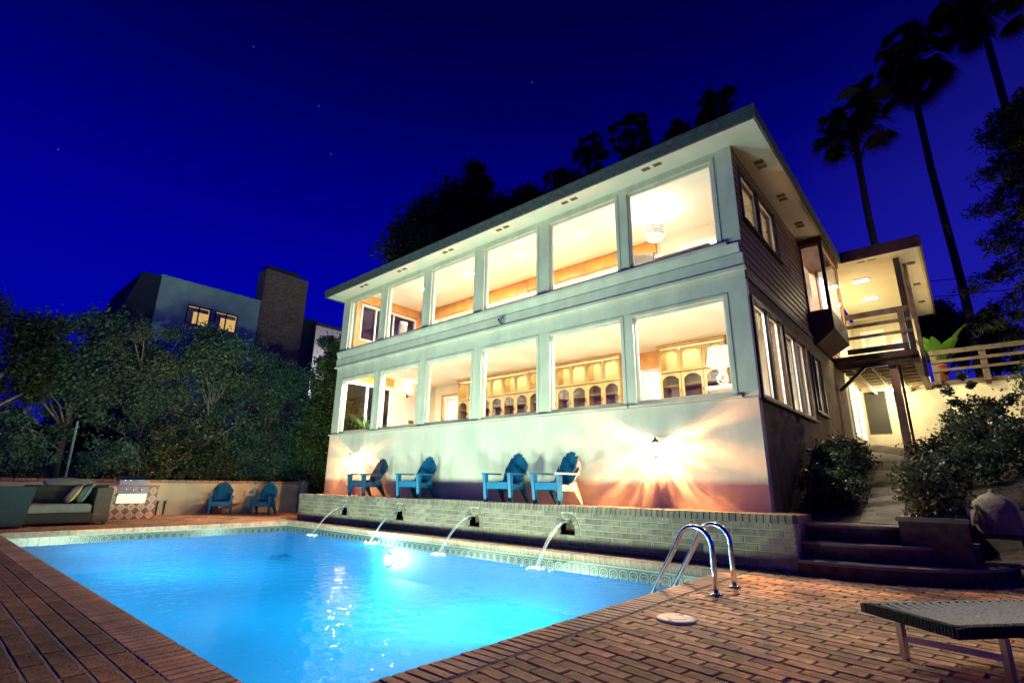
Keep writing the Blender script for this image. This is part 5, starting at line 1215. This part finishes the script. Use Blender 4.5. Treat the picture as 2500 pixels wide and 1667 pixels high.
shrub('dark shrub against the brown side wall near the corner', .45, .95, [(0, 0, .36, .24, .3, .34)], 2200, .06, 'leaf_dark')
shrub('dark shrub against the brown side wall below the double window', .42, 2.1, [(0, 0, .42, .28, .42, .42)], 2600, .06, 'leaf_dark')
shrub('shrub with pale glints beside the lower end of the path', .68, 1.5, [(0, 0, .25, .22, .3, .24)], 1800, .05)
shrub('dark shrub against the brown side wall under the third window', .35, 3.7, [(0, 0, .45, .32, .6, .45)], 3200, .06, 'leaf_dark')
shrub('low shrub along the brown wall near the under porch patio', .33, 5.5, [(0, 0, .3, .28, .7, .32)], 2600, .06, 'leaf_dark')
t = tree('clipped_hedge', 'bright green clipped bush at the right edge of the photo', (3.65, 5.3, gz(3.65, 5.3)), [(0, 0, .8, .6, .7, .85)], 11000, .06, 'leaf_hedge', 90, .05, 'bark', None, 8, 'shrub', 3, sig=.2, part='foliage')
t = thing('spiky_plant', 'spiky sword leaved plant at the foot of the cream wall', 'plant', (1.72, 4.6, gz(1.7, 4.6))); blades(44, .62, .03, .25, (0, 0, .02), .95, seg=3).build('leaves', 'leaf_shrub', t)
t = thing('potted_banana', 'broad leaved green plant in a terracotta pot behind the railing', 'plant', (2.0, 12.42, 4.28))
MB().lathe([(.13, -.25), (.17, .34), (.19, .35), (.19, .40), (.15, .40)], 18).build('pot', 'terracotta', t, True); random.seed(31); blades(13, 1.3, .34, .55, (0, 0, .4), 1.0, 1.0, 8, .12).build('leaves', 'leaf_banana', t, True)
# ------------------------------------------------------------------ neighbour houses, wires
nb = thing('neighbour_house', 'grey neighbour house with two lit windows above the trees', 'house', (-22, 0, 0))
nbw = MB(); grid_wall(nbw, 'x', -.2, 0, -2.58, 2.0, 2.5, 9.12, [(-1.46, -.53, 7.35, 8.2), (-.36, .60, 7.35, 8.2)]); nbw.build('wall', 'neighbour_wall', nb)
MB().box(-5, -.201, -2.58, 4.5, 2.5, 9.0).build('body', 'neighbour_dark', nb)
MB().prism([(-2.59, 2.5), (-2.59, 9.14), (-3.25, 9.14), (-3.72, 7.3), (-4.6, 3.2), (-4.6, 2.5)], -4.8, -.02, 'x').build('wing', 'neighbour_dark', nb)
MB().box(-.25, .06, -2.62, 1.5, 9.121, 9.2).build('parapet', 'neighbour_wall', nb)
for y0, y1 in ((-1.46, -.53), (-.36, .60)):
    f = MB(); casing(f, 'x', 0, y0+.05, y1-.05, 7.4, 8.15, .05, .04, .0); f.box(-.05, .03, (y0+y1)/2-.02, (y0+y1)/2+.02, 7.4, 8.15); wn = f.build('window', 'dark_frame', nb); MB().box(-.06, -.055, y0+.05, y1-.05, 7.4, 8.15).build('pane', 'glass', wn); MB().box(-.19, -.17, y0, y1, 7.35, 8.2).build('lit_room', 'neighbour_lit', wn); MB().box(-.12, -.10, y0+.05, y0+.30, 7.4, 8.15).box(-.12, -.10, y0+.3, y1-.05, 7.98, 8.15).build('blind', 'curtain', wn)
ch = MB().box(-.75, .12, 1.5, 3.62, 2.5, 10.85).build('chimney', 'chimney_brick', nb); MB().box(-.72, .05, 1.62, 3.2, 10.85, 11.08).build('chimney_cap', 'neighbour_dark', ch)
bc = MB()          # courses standing slightly proud on the face of the chimney
for r_ in range(64):
    z0 = 6.2+r_*.0725
    for k in range(10):
        y0 = 1.5+k*.216-(.108 if r_ % 2 else 0); y1 = min(y0+.20, 3.62); y0 = max(y0, 1.5)
        if y1-y0 > .03: bc.box(.115, .128+random.uniform(0, .006), y0, y1, z0, z0+.06)
tag(bc.build('brick_face', 'chimney_brick', ch), kind='stuff')
fh = thing('far_house', 'white house wall glimpsed between chimney and cypress', 'house', (-24.5, 6.6, 0)); MB().box(-4, 0, -1.6, 2.6, 2, 9.5).build('wall', 'wall_white', fh); MB().prism([(-1.8, 9.51), (2.8, 9.51), (2.8, 9.65), (-1.8, 9.65)], -4.2, .2, 'x').build('roof', 'neighbour_dark', fh)
lamp('far_wall_fill', 'POINT', 260, (1, .93, .95), fh, (2.2, .2, 6.0), .1)  # bare point lamp added to light the white house wall
for i, (z, dz) in enumerate(((11.0, 0), (11.9, .3))):
    t = thing('overhead_wire', ('lower', 'upper')[i]+' overhead wire crossing the sky at the right', 'wire', (0, 0, 0), group='overhead wires')
    pts = [(-4+44*q, 22.4+34.5*q, z-.55+9.5*q*(.95+dz*.1)-1.2*math.sin(math.pi*q)) for q in np.linspace(0, 1, 24)]
    MB().tube(pts, .022, 5, False).build('cable', 'wire', t)
